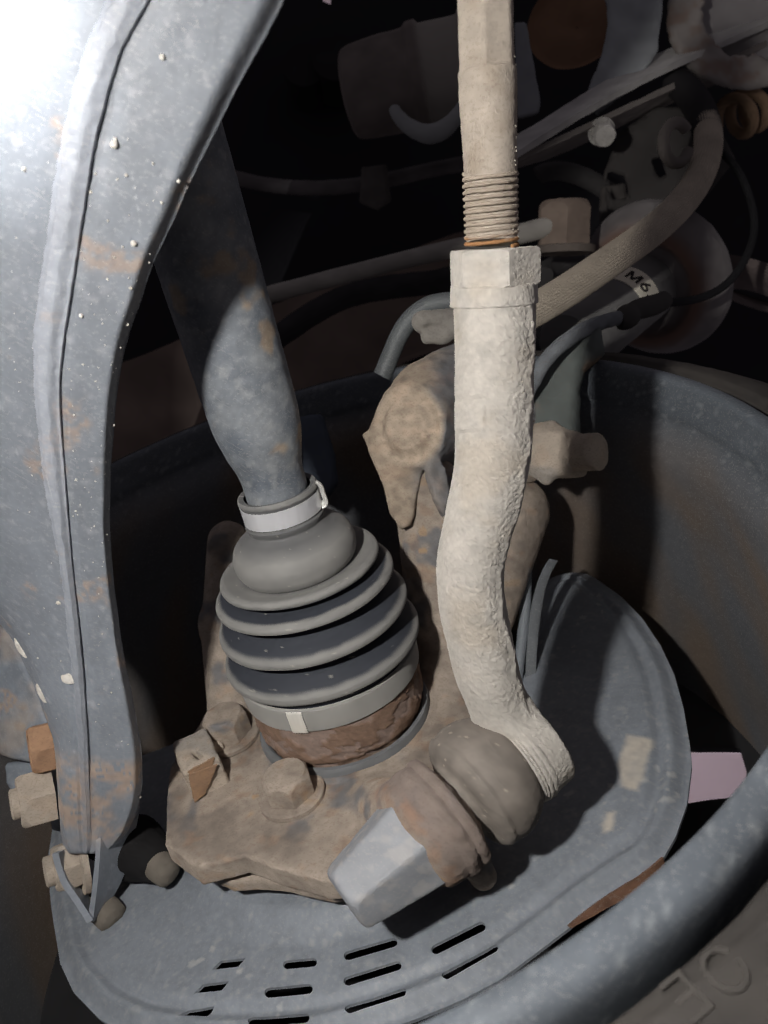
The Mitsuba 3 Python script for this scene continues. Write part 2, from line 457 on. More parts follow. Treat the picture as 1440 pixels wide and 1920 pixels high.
SA = unit([.78, .33, .53])                   # ball stud axis: from the nut up to the socket
N0 = P(715, 1630, .272)
stud = lambda u: N0 + u * SA
dy = PchipInterpolator([500, 800, 1100, 1350, 1420], [.2455, .26, .275, .288, .2935])
prof_te = [(550, 926, 77), (620, 928, 76), (700, 927, 74), (800, 926, 73), (860, 923, 71), (900, 917, 69), (950, 906, 68), (1000, 893, 65), (1050, 883, 64),
           (1100, 882, 63), (1150, 888, 63), (1200, 899, 62), (1250, 910, 61), (1300, 926, 57), (1335, 936, 55), (1370, 948, 60)]
tp = np.array([P(x, y, float(dy(y))) for y, x, w in prof_te])
tr_ = np.array([w * float(dy(y)) / F for y, x, w in prof_te])
dense = np.linspace(0, 1, 60)
sidx = np.linspace(0, 1, len(tp))
tpd, trd = CubicSpline(sidx, tp)(dense), PchipInterpolator(sidx, tr_)(dense)
SOCK = stud(.0655)
def f_te(p):
    d = np.full(len(p), 1.0)
    for i in range(len(tpd) - 1):
        d = np.minimum(d, capsule(p, tpd[i], tpd[i + 1], trd[i], trd[i + 1]))
    # the forging's parting rib along its right side
    s = cyl(p, SOCK, SA, -.0035, .0085, .0196, .0018)
    cut = (p - tp[0]) @ zc - .0015
    return np.maximum(smin(d, s, .007), cut)
te = solid(f_te, np.vstack([tp, stud(.08)]), .028, .00066)
v = np.asarray(te.vertices)
nf = np.asarray(te.vertex_normals)
pit = np.abs(fbm(v / .0014 + 7, 2, 3) - .5) * 2                    # wrinkled cast skin
side = ss(-.2, .8, nf[:, 0])
low_ = ss(.0, -.07, v[:, 2])
v = v + nf * ((-.00025 * (1 - ss(.0, .34, pit)) * (.8 + .3 * side) + .00026 * (fbm(v / .0011, 2, 9) - .5) + .0002 * (fbm(v / .009, 2, 4) - .5)))[:, None]
pxy = np.stack([720 + F * v[:, 0] / v[:, 1], 960 - F * v[:, 2] / v[:, 1]], 1)
for x0_, x1_, y0_, y1_ in ((852, 908, 702, 742), (852, 908, 752, 806)):   # two low pads on the left of the casting
    v = v + nf * (.00045 * ss(x0_, x0_ + 3, pxy[:, 0]) * ss(x1_ + 3, x1_, pxy[:, 0]) * ss(y0_, y0_ + 3, pxy[:, 1]) * ss(y1_ + 3, y1_, pxy[:, 1]) * (nf[:, 1] < 0))[:, None]
te = trimesh.Trimesh(v, te.faces, process=False)
# rib: vertices on the right side of the body pushed out along a wavering line
v = np.asarray(te.vertices)
cx = np.interp(-v[:, 2], -tp[:, 2], tp[:, 0])
cyy = np.interp(-v[:, 2], -tp[:, 2], tp[:, 1])
ang = np.degrees(np.arctan2(-(v[:, 1] - cyy), v[:, 0] - cx))
w_ = np.exp(-((ang - 36 - 16 * (vnoise(v[:, 2:3] * np.array([[0, 0, 1]]) / .007, 4) - .5)) / 8.0) ** 2) * (v[:, 2] > SOCK[2] + .012)
v = v + np.asarray(te.vertex_normals) * (w_ * (.0002 + .0009 * fbm(v / .003, 3, 17)))[:, None]
te = trimesh.Trimesh(v, te.faces, process=False)
add('tie_rod_end__body', te, 'pale', c_pale, 70)
# the two raised pads on the body's left face
B = basis(zc, (0, 1, 0))
def shift_bar(px, py, w, h, d):
    m = tri(m3.Manifold.cube((w, .002, h), True).refine_to_length(.0008))
    v = np.asarray(m.vertices)
    ax_ = np.stack([unit([1, -.55, 0]), unit([.55, 1, 0]), [0, 0, 1]], 1)
    return trimesh.Trimesh(v @ ax_.T + P(px, py, d), m.faces, process=False)
rrp = revolve([(-.0068, .0150), (-.0068, .0186), (-.0060, .0191), (-.0056, .0189), (-.0050, .0194), (-.0044, .0191), (-.0040, .0197), (-.0032, .0199), (-.0026, .0196), (-.0016, .0201), (-.0006, .0198), (.001, .0180)], SOCK, SA, 200)
add('tie_rod_end__retaining_ring', rough(fine(rrp, .0012), .00022, .0022), 'pale', c_pale, 40)
# rubber boot of the ball joint, between socket and steering arm
pr = smooth_profile([(.030, .0130), (.0345, .0134), (.0366, .0150), (.0378, .0190), (.0396, .0216), (.0412, .0225), (.0424, .0223), (.0434, .0226), (.0470, .0231), (.0505, .0227), (.0545, .0213), (.0580, .0192), (.0592, .0176), (.0594, .010)], 60)
boot = revolve(pr, N0, SA, 120)
add('tie_rod_end__dust_boot', rough(rough(boot, .0006, .010, 3), .00018, .0015), 'rubber',
    lambda v, n: mixc(lin(122, 115, 108) * (.62 + .76 * fbm(v / .006, 4, 2))[:, None], lin(170, 160, 148), ss(.87, .92, vnoise(v / .0013, 5)) * .8), 60)

# ------------------------------------------------------------------ nut on the ball stud
R1, R2, hh = .0122, .0183, .0325
ang6 = np.arange(6) * np.pi / 3
NB = basis(SA)
NP = stud(-.0155)
def f_nut(p):
    q = (p - NP) @ NB
    r_at = R1 + (R2 - R1) * q[:, 2] / hh
    d = np.full(len(p), -1.0)
    for k in range(6):
        a = math.radians(-20 + 30 + 60 * k)
        d = smax(d, (q[:, 0] * math.cos(a) + q[:, 1] * math.sin(a) - r_at * .866) * .985, .0011)
    d = smax(d, -q[:, 2], .0016)
    d = smax(d, q[:, 2] - hh, .0008)
    return smax(d, (np.hypot(q[:, 0], q[:, 1]) - (R1 * .90 + q[:, 2] * .9)) * .74, .0010)
nut = solid(f_nut, [NP, stud(-.0155 + hh)], .024, .0008)
add('ball_stud_nut', rough(rough(nut, .0004, .007), .00012, .0012), 'painted', lambda v, n: mixc(lin(138, 141, 146) * (.8 + .35 * fbm(v / .006, 4, 2))[:, None], lin(168, 164, 160),
    ss(.52, .68, fbm(v / .004 + 4, 4, 3)) * .4), 25)
tag('ball_stud_nut', 'big tapered blue grey hexagon nut at the foot of the steering arm', 'nut')

# ------------------------------------------------------------------ steering knuckle
KP = Plane(H0 + .018 * AX, AX)
k_out = KP.pix([(318, 1440), (330, 1415), (372, 1360), (400, 1310), (440, 1290), (520, 1260), (760, 1230), (860, 1280), (885, 1340), (880, 1420), (820, 1500), (760, 1590), (700, 1650),
                (610, 1652), (520, 1628), (455, 1604), (425, 1612), (368, 1627), (309, 1582), (312, 1500)])
KP2 = Plane(H0 + .004 * AX, AX)
k_low = KP2.pix([(372, 1620), (385, 1632), (430, 1652), (480, 1648), (540, 1655), (620, 1672), (720, 1660), (760, 1560), (640, 1480), (420, 1500)])
arm_c = stud(.0235)
def f_kn(p):
    d = slab(p, KP.o, KP.B, k_out, -.010, 0, .0010)
    d = smin(d, slab(p, KP2.o, KP2.B, k_low, -.007, 0, .002), .001)
    d = smin(d, cyl(p, H0, AX, -.01, .0192, .0415, .001), .0015)                       # collar round the joint
    # steering arm out to the ball stud
    a_ = cyl(p, N0, SA, .0155, .0310, .0188, .002)
    a_ = smin(a_, cyl(p, N0, SA, .0286, .0312, .0208, .0006), .0006)
    a_ = smin(a_, cyl(p, N0, SA, .0232, .0262, .0206, .0008), .0008)
    d = smin(d, smin(a_, capsule(p, P(690, 1500, .326), stud(.022), .009, .016), .010), .006)
    d = smin(d, capsule(p, P(880, 1600, .298), P(905, 1642, .300), .0065, .0052), .004)  # stub below
    d = smin(d, capsule(p, P(820, 1620, .290), P(825, 1640, .291), .004), .004)
    # upright running up to the caliper
    u_ = smin(capsule(p, P(848, 1340, .385), P(822, 1130, .388), .0165, .0160), capsule(p, P(822, 1130, .388), P(802, 915, .381), .0160, .0160), .006)
    u_ = smin(u_, capsule(p, P(900, 1180, .41), P(960, 960, .43), .015, .02), .012)
    d = smin(d, u_, .012)
    # lobe behind the bellows on the left
    l_ = smin(capsule(p, P(440, 1345, .385), P(415, 1170, .405), .0125, .0105), capsule(p, P(415, 1170, .405), P(428, 1015, .41), .0095, .0105), .006)
    d = smin(d, l_, .008)
    d = smax(d, -cyl(p, H0, AX, -.03, .06, .0378), .0008)
    return d
kpts = np.vstack([[P(309, 1582, .34), P(960, 960, .44), P(905, 1650, .30), P(420, 1000, .42), P(700, 1700, .30)], [stud(.032), stud(.015)]])
kn = solid(f_kn, kpts, .024, .00115)
kn = rough(kn, .0004, .009, 4, 2)
v = np.asarray(kn.vertices)
us = (v - N0) @ SA
near_arm = ss(.045, .024, np.linalg.norm(v - N0 - us[:, None] * SA, axis=1)) * ss(.012, .018, us)
kn = trimesh.Trimesh(v + np.asarray(kn.vertex_normals) * ((.0016 * (fbm(v / .0045, 3, 12) - .5) * near_arm) + .00045 * (fbm(v / .0018, 2, 6) - .5))[:, None], kn.faces, process=False)
def c_cast(v, n):
    us = (v - N0) @ SA
    w = ss(.034, .022, np.linalg.norm(v - N0 - us[:, None] * SA, axis=1)) * ss(.010, .018, us)
    rust_edge = w * ss(.020, .0165, us) * ss(.35, .6, fbm(v / .004, 3, 4))
    c = mixc(c_knuckle(v, n), lin(126, 114, 108) * (.75 + .5 * fbm(v / .004, 3, 5))[:, None], w * .85)
    return mixc(c, lin(150, 116, 92), rust_edge * .6)
add('steering_knuckle__casting', kn, 'dusty', c_cast, 42)
tag('steering_knuckle', 'brown dusty cast steering knuckle round the drive shaft end', 'steering knuckle')
sr = revolve([(.010, .0362), (.0215, .0362), (.0226, .0374), (.0226, .0392), (.0205, .0398), (.010, .0398)], H0, AX, 160, closed=True)
add('steering_knuckle__seal_ring', sr, 'rubber', lambda v, n: lin(112, 114, 116) * (.75 + .5 * fbm(v / .008, 3, 2))[:, None], 30)

# ------------------------------------------------------------------ drive shaft
def along(t):
    return H0 + t * AX
def c_shaft(v, n):
    c = mixc(lin(90, 96, 104), lin(118, 122, 126), ss(.2, .8, fbm(v / .011, 4, 3)))
    c = mixc(c, lin(146, 147, 146), ss(.55, .75, fbm(v / .0035 + 7, 4, 6)) * .4)
    c = mixc(c, lin(150, 128, 100), ss(.60, .70, fbm(v / .012 + 31, 3, 14)) * .6)
    return c * (.8 + .4 * fbm(v / .0016, 2, 8))[:, None]
sp = smooth_profile([(.120, .0126), (.138, .0126), (.143, .0130), (.153, .0156), (.163, .0172), (.175, .0176), (.20, .0178), (.24, .0182), (.32, .0186), (.33, .010)], 180)
sh = revolve(sp, H0, AX, 96)
add('drive_shaft__shaft', rough(sh, .00025, .005), 'painted', c_shaft, 60)
pb = [(.1335, .0138), (.1340, .0160), (.1322, .0166), (.1308, .0158), (.1230, .0155), (.1216, .0166), (.1202, .0162), (.1188, .0156), (.1172, .0172), (.1158, .0200), (.1135, .0232), (.1105, .0252),
      (.1070, .0260), (.1035, .0256), (.1008, .0244), (.0994, .0232), (.0990, .0222), (.0994, .0262), (.1004, .0296), (.1010, .0320), (.1006, .0334), (.0994, .0341), (.0980, .0338), (.0972, .0326), (.0962, .0296), (.0952, .0278), (.0944, .0284),
      (.0937, .0330), (.0930, .0366), (.0918, .0381), (.0908, .0385), (.0898, .0384), (.0892, .0374), (.0878, .0330), (.0866, .0308), (.0852, .0306), (.0826, .0340), (.0800, .0384), (.0784, .0403), (.0775, .0412),
      (.0764, .0414), (.0752, .0411), (.0745, .0400), (.0728, .0352), (.0716, .0330), (.0702, .0328), (.0676, .0364), (.0648, .0405), (.0630, .0424), (.0619, .0432), (.0606, .0433), (.0594, .0430), (.0585, .0418), (.0572, .0396), (.0560, .0386), (.0520, .0382), (.0480, .0382)]
pb = np.array(pb)
tt = np.r_[0, np.cumsum(np.linalg.norm(np.diff(pb, axis=0), axis=1))]
pbs = PchipInterpolator(tt, pb)(np.linspace(0, tt[-1], 330))
bel = revolve(pbs, H0, AX, 200)
env_t, env_r = np.array([.053, .0610, .0765, .0910, .0985, .1012, .1014, .112, .135]), np.array([.0405, .0432, .0413, .0384, .0350, .0335, .0256, .0250, .0166])
def c_boot(v, n):
    t = (v - H0) @ AX
    r = np.linalg.norm(v - H0 - t[:, None] * AX, axis=1)
    e = np.interp(t, env_t, env_r) - r
    dust = (1 - ss(.0005, .0022, e + .0010 * (fbm(v / .006, 3, 3) - .5)))
    dust = np.maximum(dust, ss(.0985, .0995, t) * (.92 - .45 * ss(.112, .117, t)))
    dust *= .8 + .4 * fbm(v / .01, 3, 5) - .1
    c = mixc(lin(54, 57, 64), lin(132, 131, 128), np.clip(dust, 0, 1))
    return mixc(c, lin(170, 166, 155), ss(.90, .95, vnoise(v / .0016, 8)) * .5)
add('drive_shaft__bellows', rough(bel, .00018, .012, 2), 'rubber', c_boot, 179)
add('drive_shaft__small_clamp', revolve([(.1232, .0160), (.1232, .0164), (.1306, .0164), (.1306, .0160)], H0, AX, 96, closed=True), 'steel',
    lambda v, n: lin(212, 213, 216) * (.78 + .36 * fbm(v / .003, 3, 2))[:, None], 30)
B = basis(AX, (0, 0, 1))
# the clamp's turned-up ear on its right side
eo = along(.127) + .0168 * unit(np.array([.93, -.1, .25]))
ear = sweep([eo + .0052 * AX + np.array([-.0006, -.002, 0]), eo + .0040 * AX + np.array([.0008, -.002, 0]), eo + np.array([.0012, -.002, 0]), eo - .0040 * AX + np.array([.0010, -.002, 0]), eo - .0050 * AX + np.array([-.0006, -.002, 0])], [(.0009, .0022)] * 5, 16, 40)
add('drive_shaft__small_clamp__ear', ear, 'steel', lin(205, 205, 200), 60)
lc = revolve([(.0440, .0386), (.0434, .0394), (.0442, .0398), (.0534, .0404), (.0542, .0400), (.0546, .0388)], H0, AX, 180)
add('drive_shaft__large_clamp', rough(lc, .00018, .01, 2), 'rubber', lambda v, n: lin(150, 149, 145) * (.82 + .36 * fbm(v / .01, 3, 2))[:, None], 40)
# bright patch where the clamp's paint is gone
pm = revolve([(.0380, .0402), (.0386, .0405), (.0470, .0413), (.0476, .0411)], H0, AX, 20, arc=(0, .19), hint=(0, 0, 1))
Bx = basis(AX)
fr = unit(P(596, 1340, .34) - along(.043) - ((P(596, 1340, .34) - along(.043)) @ AX) * AX)
a0 = math.atan2(fr @ Bx[:, 1], fr @ Bx[:, 0])
pm = revolve([(.0432, .0400), (.0440, .0404), (.0534, .0410), (.0543, .0404)], H0, AX, 20, arc=(a0 - .085, a0 + .085))
add('drive_shaft__large_clamp__tab', pm, 'steel', lambda v, n: lin(232, 230, 222) * (.85 + .3 * fbm(v / .002, 3, 2))[:, None], 40)
jp = smooth_profile([(.0470, .0360), (.0465, .0380), (.0300, .0386), (.0250, .0376), (.0225, .0358), (.0080, .0350)], 60)
jh = revolve(jp, H0, AX, 240)
jv = np.asarray(jh.vertices)
flake = ss(.50, .53, fbm(jv / .007 + 2, 4, 31))
jh = trimesh.Trimesh(jv + np.asarray(jh.vertex_normals) * ((flake * .0007 + (fbm(jv / .0022, 3, 6) - .5) * .0009))[:, None], jh.faces, process=False)
add('drive_shaft__joint_housing', jh, 'dusty', lambda v, n: mixc(mixc(lin(108, 88, 76), lin(138, 114, 98), fbm(v / .004, 4, 9)), lin(138, 122, 114), ss(.50, .53, fbm(v / .007 + 2, 4, 31)) * .8)
    * (.75 + .5 * fbm(v / .0013, 2, 3))[:, None], 45)
tag('drive_shaft', 'slanting blue grey drive shaft ending in a black ribbed rubber bellows', 'drive shaft')

# ------------------------------------------------------------------ lower control arm (pressed steel, left)
ys = np.array([-950, -300, -150, 0, 110, 200, 300, 410, 490, 570, 640, 720, 800, 900, 980, 1080, 1180, 1270, 1350, 1420, 1460, 1510, 1560, 1600])
xr = np.array([900, 640, 590, 532, 474, 427, 377, 327, 291, 263, 239, 223, 214, 208, 208, 213, 226, 241, 256, 266, 267, 260, 240, 200])
yl = np.array([-950, -300, 0, 400, 800, 1050, 1165, 1200, 1280, 1340, 1400, 1470, 1540, 1580, 1600])
xl = np.array([-300, -400, -400, -360, -260, -90, -4, 24, 60, 84, 103, 107, 111, 118, 128])
sy = np.array([-950, -300, 0, 110, 200, 260, 400, 560, 650, 730, 900, 1100, 1180, 1300, 1400, 1600])
sl = np.array([640, 330, 190, 146, 122, 108, 86, 65, 57, 60, 78, 116, 124, 138, 146, 152])
sr_ = np.array([740, 440, 284, 226, 200, 184, 161, 136, 122, 115, 125, 141, 150, 160, 166, 172])
XR, XL, SL, SR = (PchipInterpolator(*q) for q in ((ys, xr), (yl, xl), (sy, sl), (sy, sr_)))
def arm_d(y):
    return 1 / (5.6 - .00160 * y)
def arm_front(x, y):
    """depth of the arm's front skin at a pixel"""
    a, b, xs = XL(y), XR(y), (SL(y) + SR(y)) / 2
    u = np.where(x > xs, (x - xs) / (b - xs), (xs - x) / (xs - a))
    d = arm_d(y)
    k = d / .25
    fade = ss(1650, 900, y)
    right = (.0035 * u + .006 * ss(.80, 1.0, u) ** 2 * 1.0) * k
    left = (.0015 * u + .020 * fade * u ** 1.7 + .008 * ss(.75, 1, u) ** 2) * k
    # shallow gutters on both sides of the seam
    g = .0012 * np.exp(-((u - .16) / .1) ** 2) * k
    return d + np.where(x > xs, right, left) + g
NS, NV, NB = 370, 150, 40
Y = np.r_[np.linspace(-950, -310, 40), np.linspace(-300, 1600, NS - 40)]
tb = np.linspace(-1, 1, NV)
rows = []
for y in Y:
    a, b = float(XL(y)), float(XR(y))
    w = tb * (1 - .0) 
    w = np.sign(w) * (1 - (1 - np.abs(w)) ** 1.25)
    x = (a + b) / 2 + w * (b - a) / 2
    dd = arm_front(x, np.full(NV, y))
    fr_ = np.stack([(x - 720) * dd / F, dd, (960 - y) * dd / F], 1)
    xb = np.linspace(b, a, NB + 2)[1:-1]
    ub = np.linspace(0, np.pi, NB + 2)[1:-1]
    de = np.interp(xb, [a, b], [dd[0], dd[-1]]) + .022 * np.sqrt(np.sin(ub)) * (y < 1500) + .010 * np.sqrt(np.sin(ub)) * (y >= 1500)
    xb2 = xb
    xx = (np.clip(xb, a + 6, b - 10) - 720) * de / F
    rows.append(np.vstack([fr_, np.stack([xx, de, (960 - y) * de / F], 1)]))
k = NV + NB
v = np.vstack(rows + [np.mean(rows[0], 0)[None], np.mean(rows[-1], 0)[None]])
j = np.arange(k); j2 = (j + 1) % k
f = []
for i in range(NS - 1):
    f += [np.stack([i * k + j, (i + 1) * k + j2, i * k + j2], 1), np.stack([i * k + j, (i + 1) * k + j, (i + 1) * k + j2], 1)]
f += [np.stack([j, j2, j * 0 + len(v) - 2], 1), np.stack([(NS - 1) * k + j2, (NS - 1) * k + j, j * 0 + len(v) - 1], 1)]
arm = trimesh.Trimesh(v, np.vstack(f), process=False)
if arm.volume < 0:
    arm.invert()
def c_arm(v, n):
    base = lin(110, 115, 122)
    c = mixc(base * .80, base * 1.10, fbm(v / np.array([.010, .01, .016]), 4, 3))
    c = mixc(c, lin(150, 150, 154), ss(.58, .8, fbm(v / .003 + 7, 4, 6)) * .35)
    px_ = 720 + F * v[:, 0] / v[:, 1]
    low = ss(-.088, -.100, v[:, 2]) * ss(-.142, -.125, v[:, 2]) * ss(.36, .62, fbm(v / .010 + 3, 3, 9)) * ss(.03, .05, fbm(v / .002, 2, 6) - .3)
    o = np.maximum(ss(.63, .72, fbm(v / .013 + 31, 3, 14)) * ss(.35, .6, fbm(v / .0018, 3, 15)) * .5, low * .6)
    c = mixc(c, mixc(lin(162, 140, 118), lin(138, 112, 92), fbm(v / .003, 2, 4)), o)
    c = c * (.85 + .95 * ss(.03, -.13, v[:, 2]))[:, None]           # colour brightened lower down to make up for the lamp's falloff
    # scratches
    s = ss(.93, .97, vnoise(v @ np.array([[1, .3, .2], [0, 1, 0], [.9, .2, .12]]).T / np.array([.0006, .02, .006]), 77))
    c = mixc(c, lin(175, 175, 175), s * .35)
    return c * (.88 + .24 * fbm(v / .0012, 2, 8))[:, None]
add('control_arm__pressed_shell', rough(rough(arm, .0005, .02, 3), .00008, .0015), 'painted', c_arm, 60)
# welded seam strip along the middle
rows = []
NSs, NW = 620, 30
for y in np.linspace(-290, 1560, NSs):
    a, b = float(SL(y)), float(SR(y))
    t = np.linspace(0, 1, NW)
    x = a + (b - a) * t
    dd = arm_front(x, np.full(NW, y))
    hgt = -.0016 + .0038 * np.minimum(1, np.minimum(t / .22, (1 - t) / .06)) ** .7 * (1 - .08 * t) * (dd / .25)
    hgt = hgt - .0026 * ss(1420, 1560, y)
    hgt = hgt * (1 - .45 * ss(500, 1150, y)) if hgt.max() > 0 else hgt
    dd = dd - hgt
    rows.append(np.stack([(x - 720) * dd / F, dd, (960 - y) * dd / F], 1))
v = np.vstack(rows)
# hammered weld bead: ripples and a meandering crest
q = v / .0028
rip = fbm(np.stack([v[:, 0] / .004, v[:, 1] / .02, v[:, 2] / .0024], 1), 3, 3) - .5
v[:, 1] -= .0006 * rip + .0002 * np.exp(-((np.tile(np.linspace(0, 1, NW), NSs) - .60 - .3 * (np.repeat(vnoise(np.stack([np.linspace(0, 40, NSs)] * 3, 1), 5), NW) - .5)) / .09) ** 2)
i, j = np.meshgrid(np.arange(NSs - 1), np.arange(NW - 1), indexing='ij')
i, j = i.ravel(), j.ravel()
ff = np.vstack([np.stack([i * NW + j, (i + 1) * NW + j, (i + 1) * NW + j + 1], 1), np.stack([i * NW + j, (i + 1) * NW + j + 1, i * NW + j + 1], 1)])
seam = trimesh.Trimesh(v, ff, process=False)
add('control_arm__weld_seam', rough(seam, .00022, .0022), 'painted', lambda v, n: mixc(c_arm(v, n), lin(146, 150, 158), .5 * np.ones(len(v))) * (.9 + .2 * fbm(v / .002, 3, 33))[:, None], 70)

def ribbon(A, Bq, thick, size=.0012):
    """a plate between two polylines, thick metres through"""
    A, Bq = np.asarray(A), np.asarray(Bq)
    n = 60
    s = np.linspace(0, 1, len(A))
    A, Bq = (PchipInterpolator(s, q)(np.linspace(0, 1, n)) for q in (A, Bq))
    t = np.linspace(0, 1, 24)[None, :, None]
    g = A[:, None] * (1 - t) + Bq[:, None] * t
    du, dv = np.gradient(g, axis=0), np.gradient(g, axis=1)
    nn = np.cross(du, dv)
    nn /= np.linalg.norm(nn, axis=2, keepdims=True) + 1e-12
    top, bot = g + nn * thick / 2, g - nn * thick / 2
    nr, nc = n, 24
    v = np.vstack([top.reshape(-1, 3), bot.reshape(-1, 3)])
    idx = np.arange(nr * nc).reshape(nr, nc)
    a, b, c, d = idx[:-1, :-1].ravel(), idx[1:, :-1].ravel(), idx[1:, 1:].ravel(), idx[:-1, 1:].ravel()
    o = nr * nc
    f = [np.stack([a, b, c], 1), np.stack([a, c, d], 1), np.stack([a + o, c + o, b + o], 1), np.stack([a + o, d + o, c + o], 1)]
    loop = np.r_[idx[0, :], idx[1:, -1], idx[-1, -2::-1], idx[-2:0:-1, 0]]
    l2 = np.roll(loop, -1)
    f += [np.stack([loop, l2, l2 + o], 1), np.stack([loop, l2 + o, loop + o], 1)]
    m = trimesh.Trimesh(v, np.vstack(f), process=False)
    if m.volume < 0:
        m.invert()
    return m
fork = ribbon([P(186, 1480, .345), P(185, 1530, .329), P(184, 1575, .3260), P(180, 1640, .331), P(169, 1727, .338)], [P(262, 1475, .346), P(257, 1520, .347), P(248, 1565, .348), P(226, 1645, .351), P(178, 1722, .346)], .0024)
add('control_arm__fork_plate', rough(fork, .00015, .004), 'painted', c_arm, 40)
forkl = ribbon([P(104, 1600, .328), P(118, 1648, .331), P(146, 1692, .334), P(169, 1728, .336)], [P(124, 1590, .345), P(138, 1640, .346), P(159, 1678, .347), P(176, 1706, .348)], .0026)
add('control_arm__fork_plate_001', rough(forkl, .00015, .004), 'painted', c_arm, 40)
tag('control_arm', 'large pressed steel suspension arm with a welded seam, overlit at top left', 'suspension arm')
# grit and paint flakes lying on the arm
gr = []
ico = trimesh.creation.icosphere(1, 1.0)
def grit(cx, cy, sx, sy, n, r0, r1):
    for _ in range(int(n * .6)):
        x, y = RNG.normal(cx, sx), RNG.normal(cy, sy)
        if not (XL(y) + 8 < x < XR(y) - 3) or y > 1560:
            continue
        d = float(arm_front(np.array([x]), np.array([y]))[0])
        r = .75 * (r0 + (r1 - r0) * RNG.random() ** 4)
        vv = np.asarray(ico.vertices) * r * (0.8 + .4 * RNG.random(3)) + RNG.normal(0, r * .12, (len(ico.vertices), 3))
        gr.append(trimesh.Trimesh(vv + P(x, y, d - r * .45), ico.faces, process=False))
for a in ((230, 430, 70, 110, 60, .0002, .0007), (215, 600, 60, 70, 50, .0002, .0006), (180, 720, 50, 60, 60, .0002, .0005), (160, 890, 40, 40, 60, .0002, .0005),
          (195, 1010, 20, 30, 25, .0002, .0005), (160, 1250, 60, 140, 70, .0002, .0005), (230, 1300, 25, 120, 30, .0002, .0004), (60, 700, 40, 200, 40, .0002, .0004)):
    grit(*a)
for t in np.linspace(250, 1500, 70):
    grit(float(XR(t)) - 8, t, 4, 8, 1, .00025, .0006)
for x, y, r in ((304, 107, .0007), (214, 271, .0010), (251, 457, .0008), (212, 797, .0006), (262, 1494, .0007), (152, 592, .0006), (45, 317, .0006)):
    d = float(arm_front(np.array([x]), np.array([y]))[0])
    gr.append(trimesh.Trimesh(np.asarray(ico.vertices) * r + P(x, y, d - r * .5), ico.faces, process=False))
for x, y, a, b, sp_ in ((40, 1214, .0044, .0017, -1.05), (132, 1270, .0034, .0024, .1), (78, 1300, .004, .0014, -1.1), (110, 1130, .001, .0007, .3)):
    d = float(arm_front(np.array([x]), np.array([y]))[0])
    vv = np.asarray(trimesh.creation.icosphere(2, 1.0).vertices) * [a, .0005, b]
    c, s = math.cos(sp_), math.sin(sp_)
    vv = vv @ np.array([[c, 0, s], [0, 1, 0], [-s, 0, c]])
    gr.append(trimesh.Trimesh(vv + P(x, y, d - .0002), trimesh.creation.icosphere(2, 1.0).faces, process=False))
add('control_arm__grit', trimesh.util.concatenate(gr), 'dusty', lambda v, n: mixc(lin(170, 165, 155), lin(196, 194, 190), vnoise(v / .002, 3)), 179, kind='stuff')

# ------------------------------------------------------------------ bolts, nuts
def hexhead(r, h, cham=.16, hollow=False):
    g = m3.Manifold.cylinder(h, r, r, 6)
    k = r * cham
    cone = m3.Manifold.revolve(m3.CrossSection([np.array([(0, 0), (r * 1.02, 0), (r * 1.02, h - k * 2.0), (r * .80, h), (0, h)])]), 72)
    g = g ^ cone
    if hollow:
        g = g - m3.Manifold.cylinder(h, r * .55, r * .68, 48).translate((0, 0, h * .72))
    return tri(g.refine_to_length(.0009))
def disc(r, h, ch=.0006):
    return tri(m3.Manifold.revolve(m3.CrossSection([np.array([(0, 0), (r, 0), (r, h - ch), (r - ch * 1.5, h), (0, h)])]), 64).refine_to_length(.001))
def bolt(key, o, z, r, h, fl=None, fh=.002, stud_r=None, stud_h=0, spin=0.0, col=c_knuckle, hollow=False, head='head', amp=.00035):
    add(key + '__' + head, rough(rough(place(hexhead(r, h, hollow=hollow), np.asarray(o) + unit(z) * (fh if fl else 0), z, (0, 0, 1), spin), amp, .004), .0001, .001), 'dusty', col, 35)
    if fl:
        add(key + '__flange', rough(place(disc(fl, fh), o, z), amp * .7, .004), 'dusty', col, 40)
    if stud_r:
        add(key + '__stud', rough(place(disc(stud_r, stud_h), np.asarray(o) + unit(z) * (h + (fh if fl else 0) - .001), z), .0002, .003), 'dusty', col, 40)
bolt('flange_bolt', KP.at(549, 1494) + .0002 * AX, AX, .0106, .0105, .0138, .0024, spin=math.radians(12))
tag('flange_bolt', 'dusty flange bolt on the knuckle just below the rusty joint', 'bolt', None)
bolt('flange_bolt_001', KP.at(434, 1384) + .0006 * AX, AX, .0106, .0115, .0140, .0024, spin=math.radians(32))
tag('flange_bolt_001', 'dusty flange bolt left of the bellows foot, half hidden by it', 'bolt')
NX = unit([-.86, -.48, -.12])
c_nut = lambda v, n: mixc(c_knuckle(v, n), lin(196, 184, 168), .4 * np.ones(len(v)))
bolt('lock_nut', P(100, 1488, .338), NX, .0122, .0135, None, stud_r=.0062, stud_h=.0042, spin=.35, col=c_nut, head='nut')
tag('lock_nut', 'upper dusty lock nut on a stud end, below the orange bolt head', 'nut')
bolt('lock_nut_001', P(160, 1612, .345), NX, .0102, .0100, .0138, .0030, stud_r=.0062, stud_h=.0045, spin=.3, col=c_nut, head='nut')
tag('lock_nut_001', 'lower dusty lock nut inside the forked end of the big arm', 'nut')
bolt('rusty_bolt', P(122, 1392, .340), NX, .0108, .0140, None, spin=.2, hollow=True,
     col=lambda v, n: mixc(lin(172, 138, 110), lin(146, 114, 92), fbm(v / .003, 3, 2)))
tag('rusty_bolt', 'orange rusty hollow bolt head left of the big arm', 'bolt')
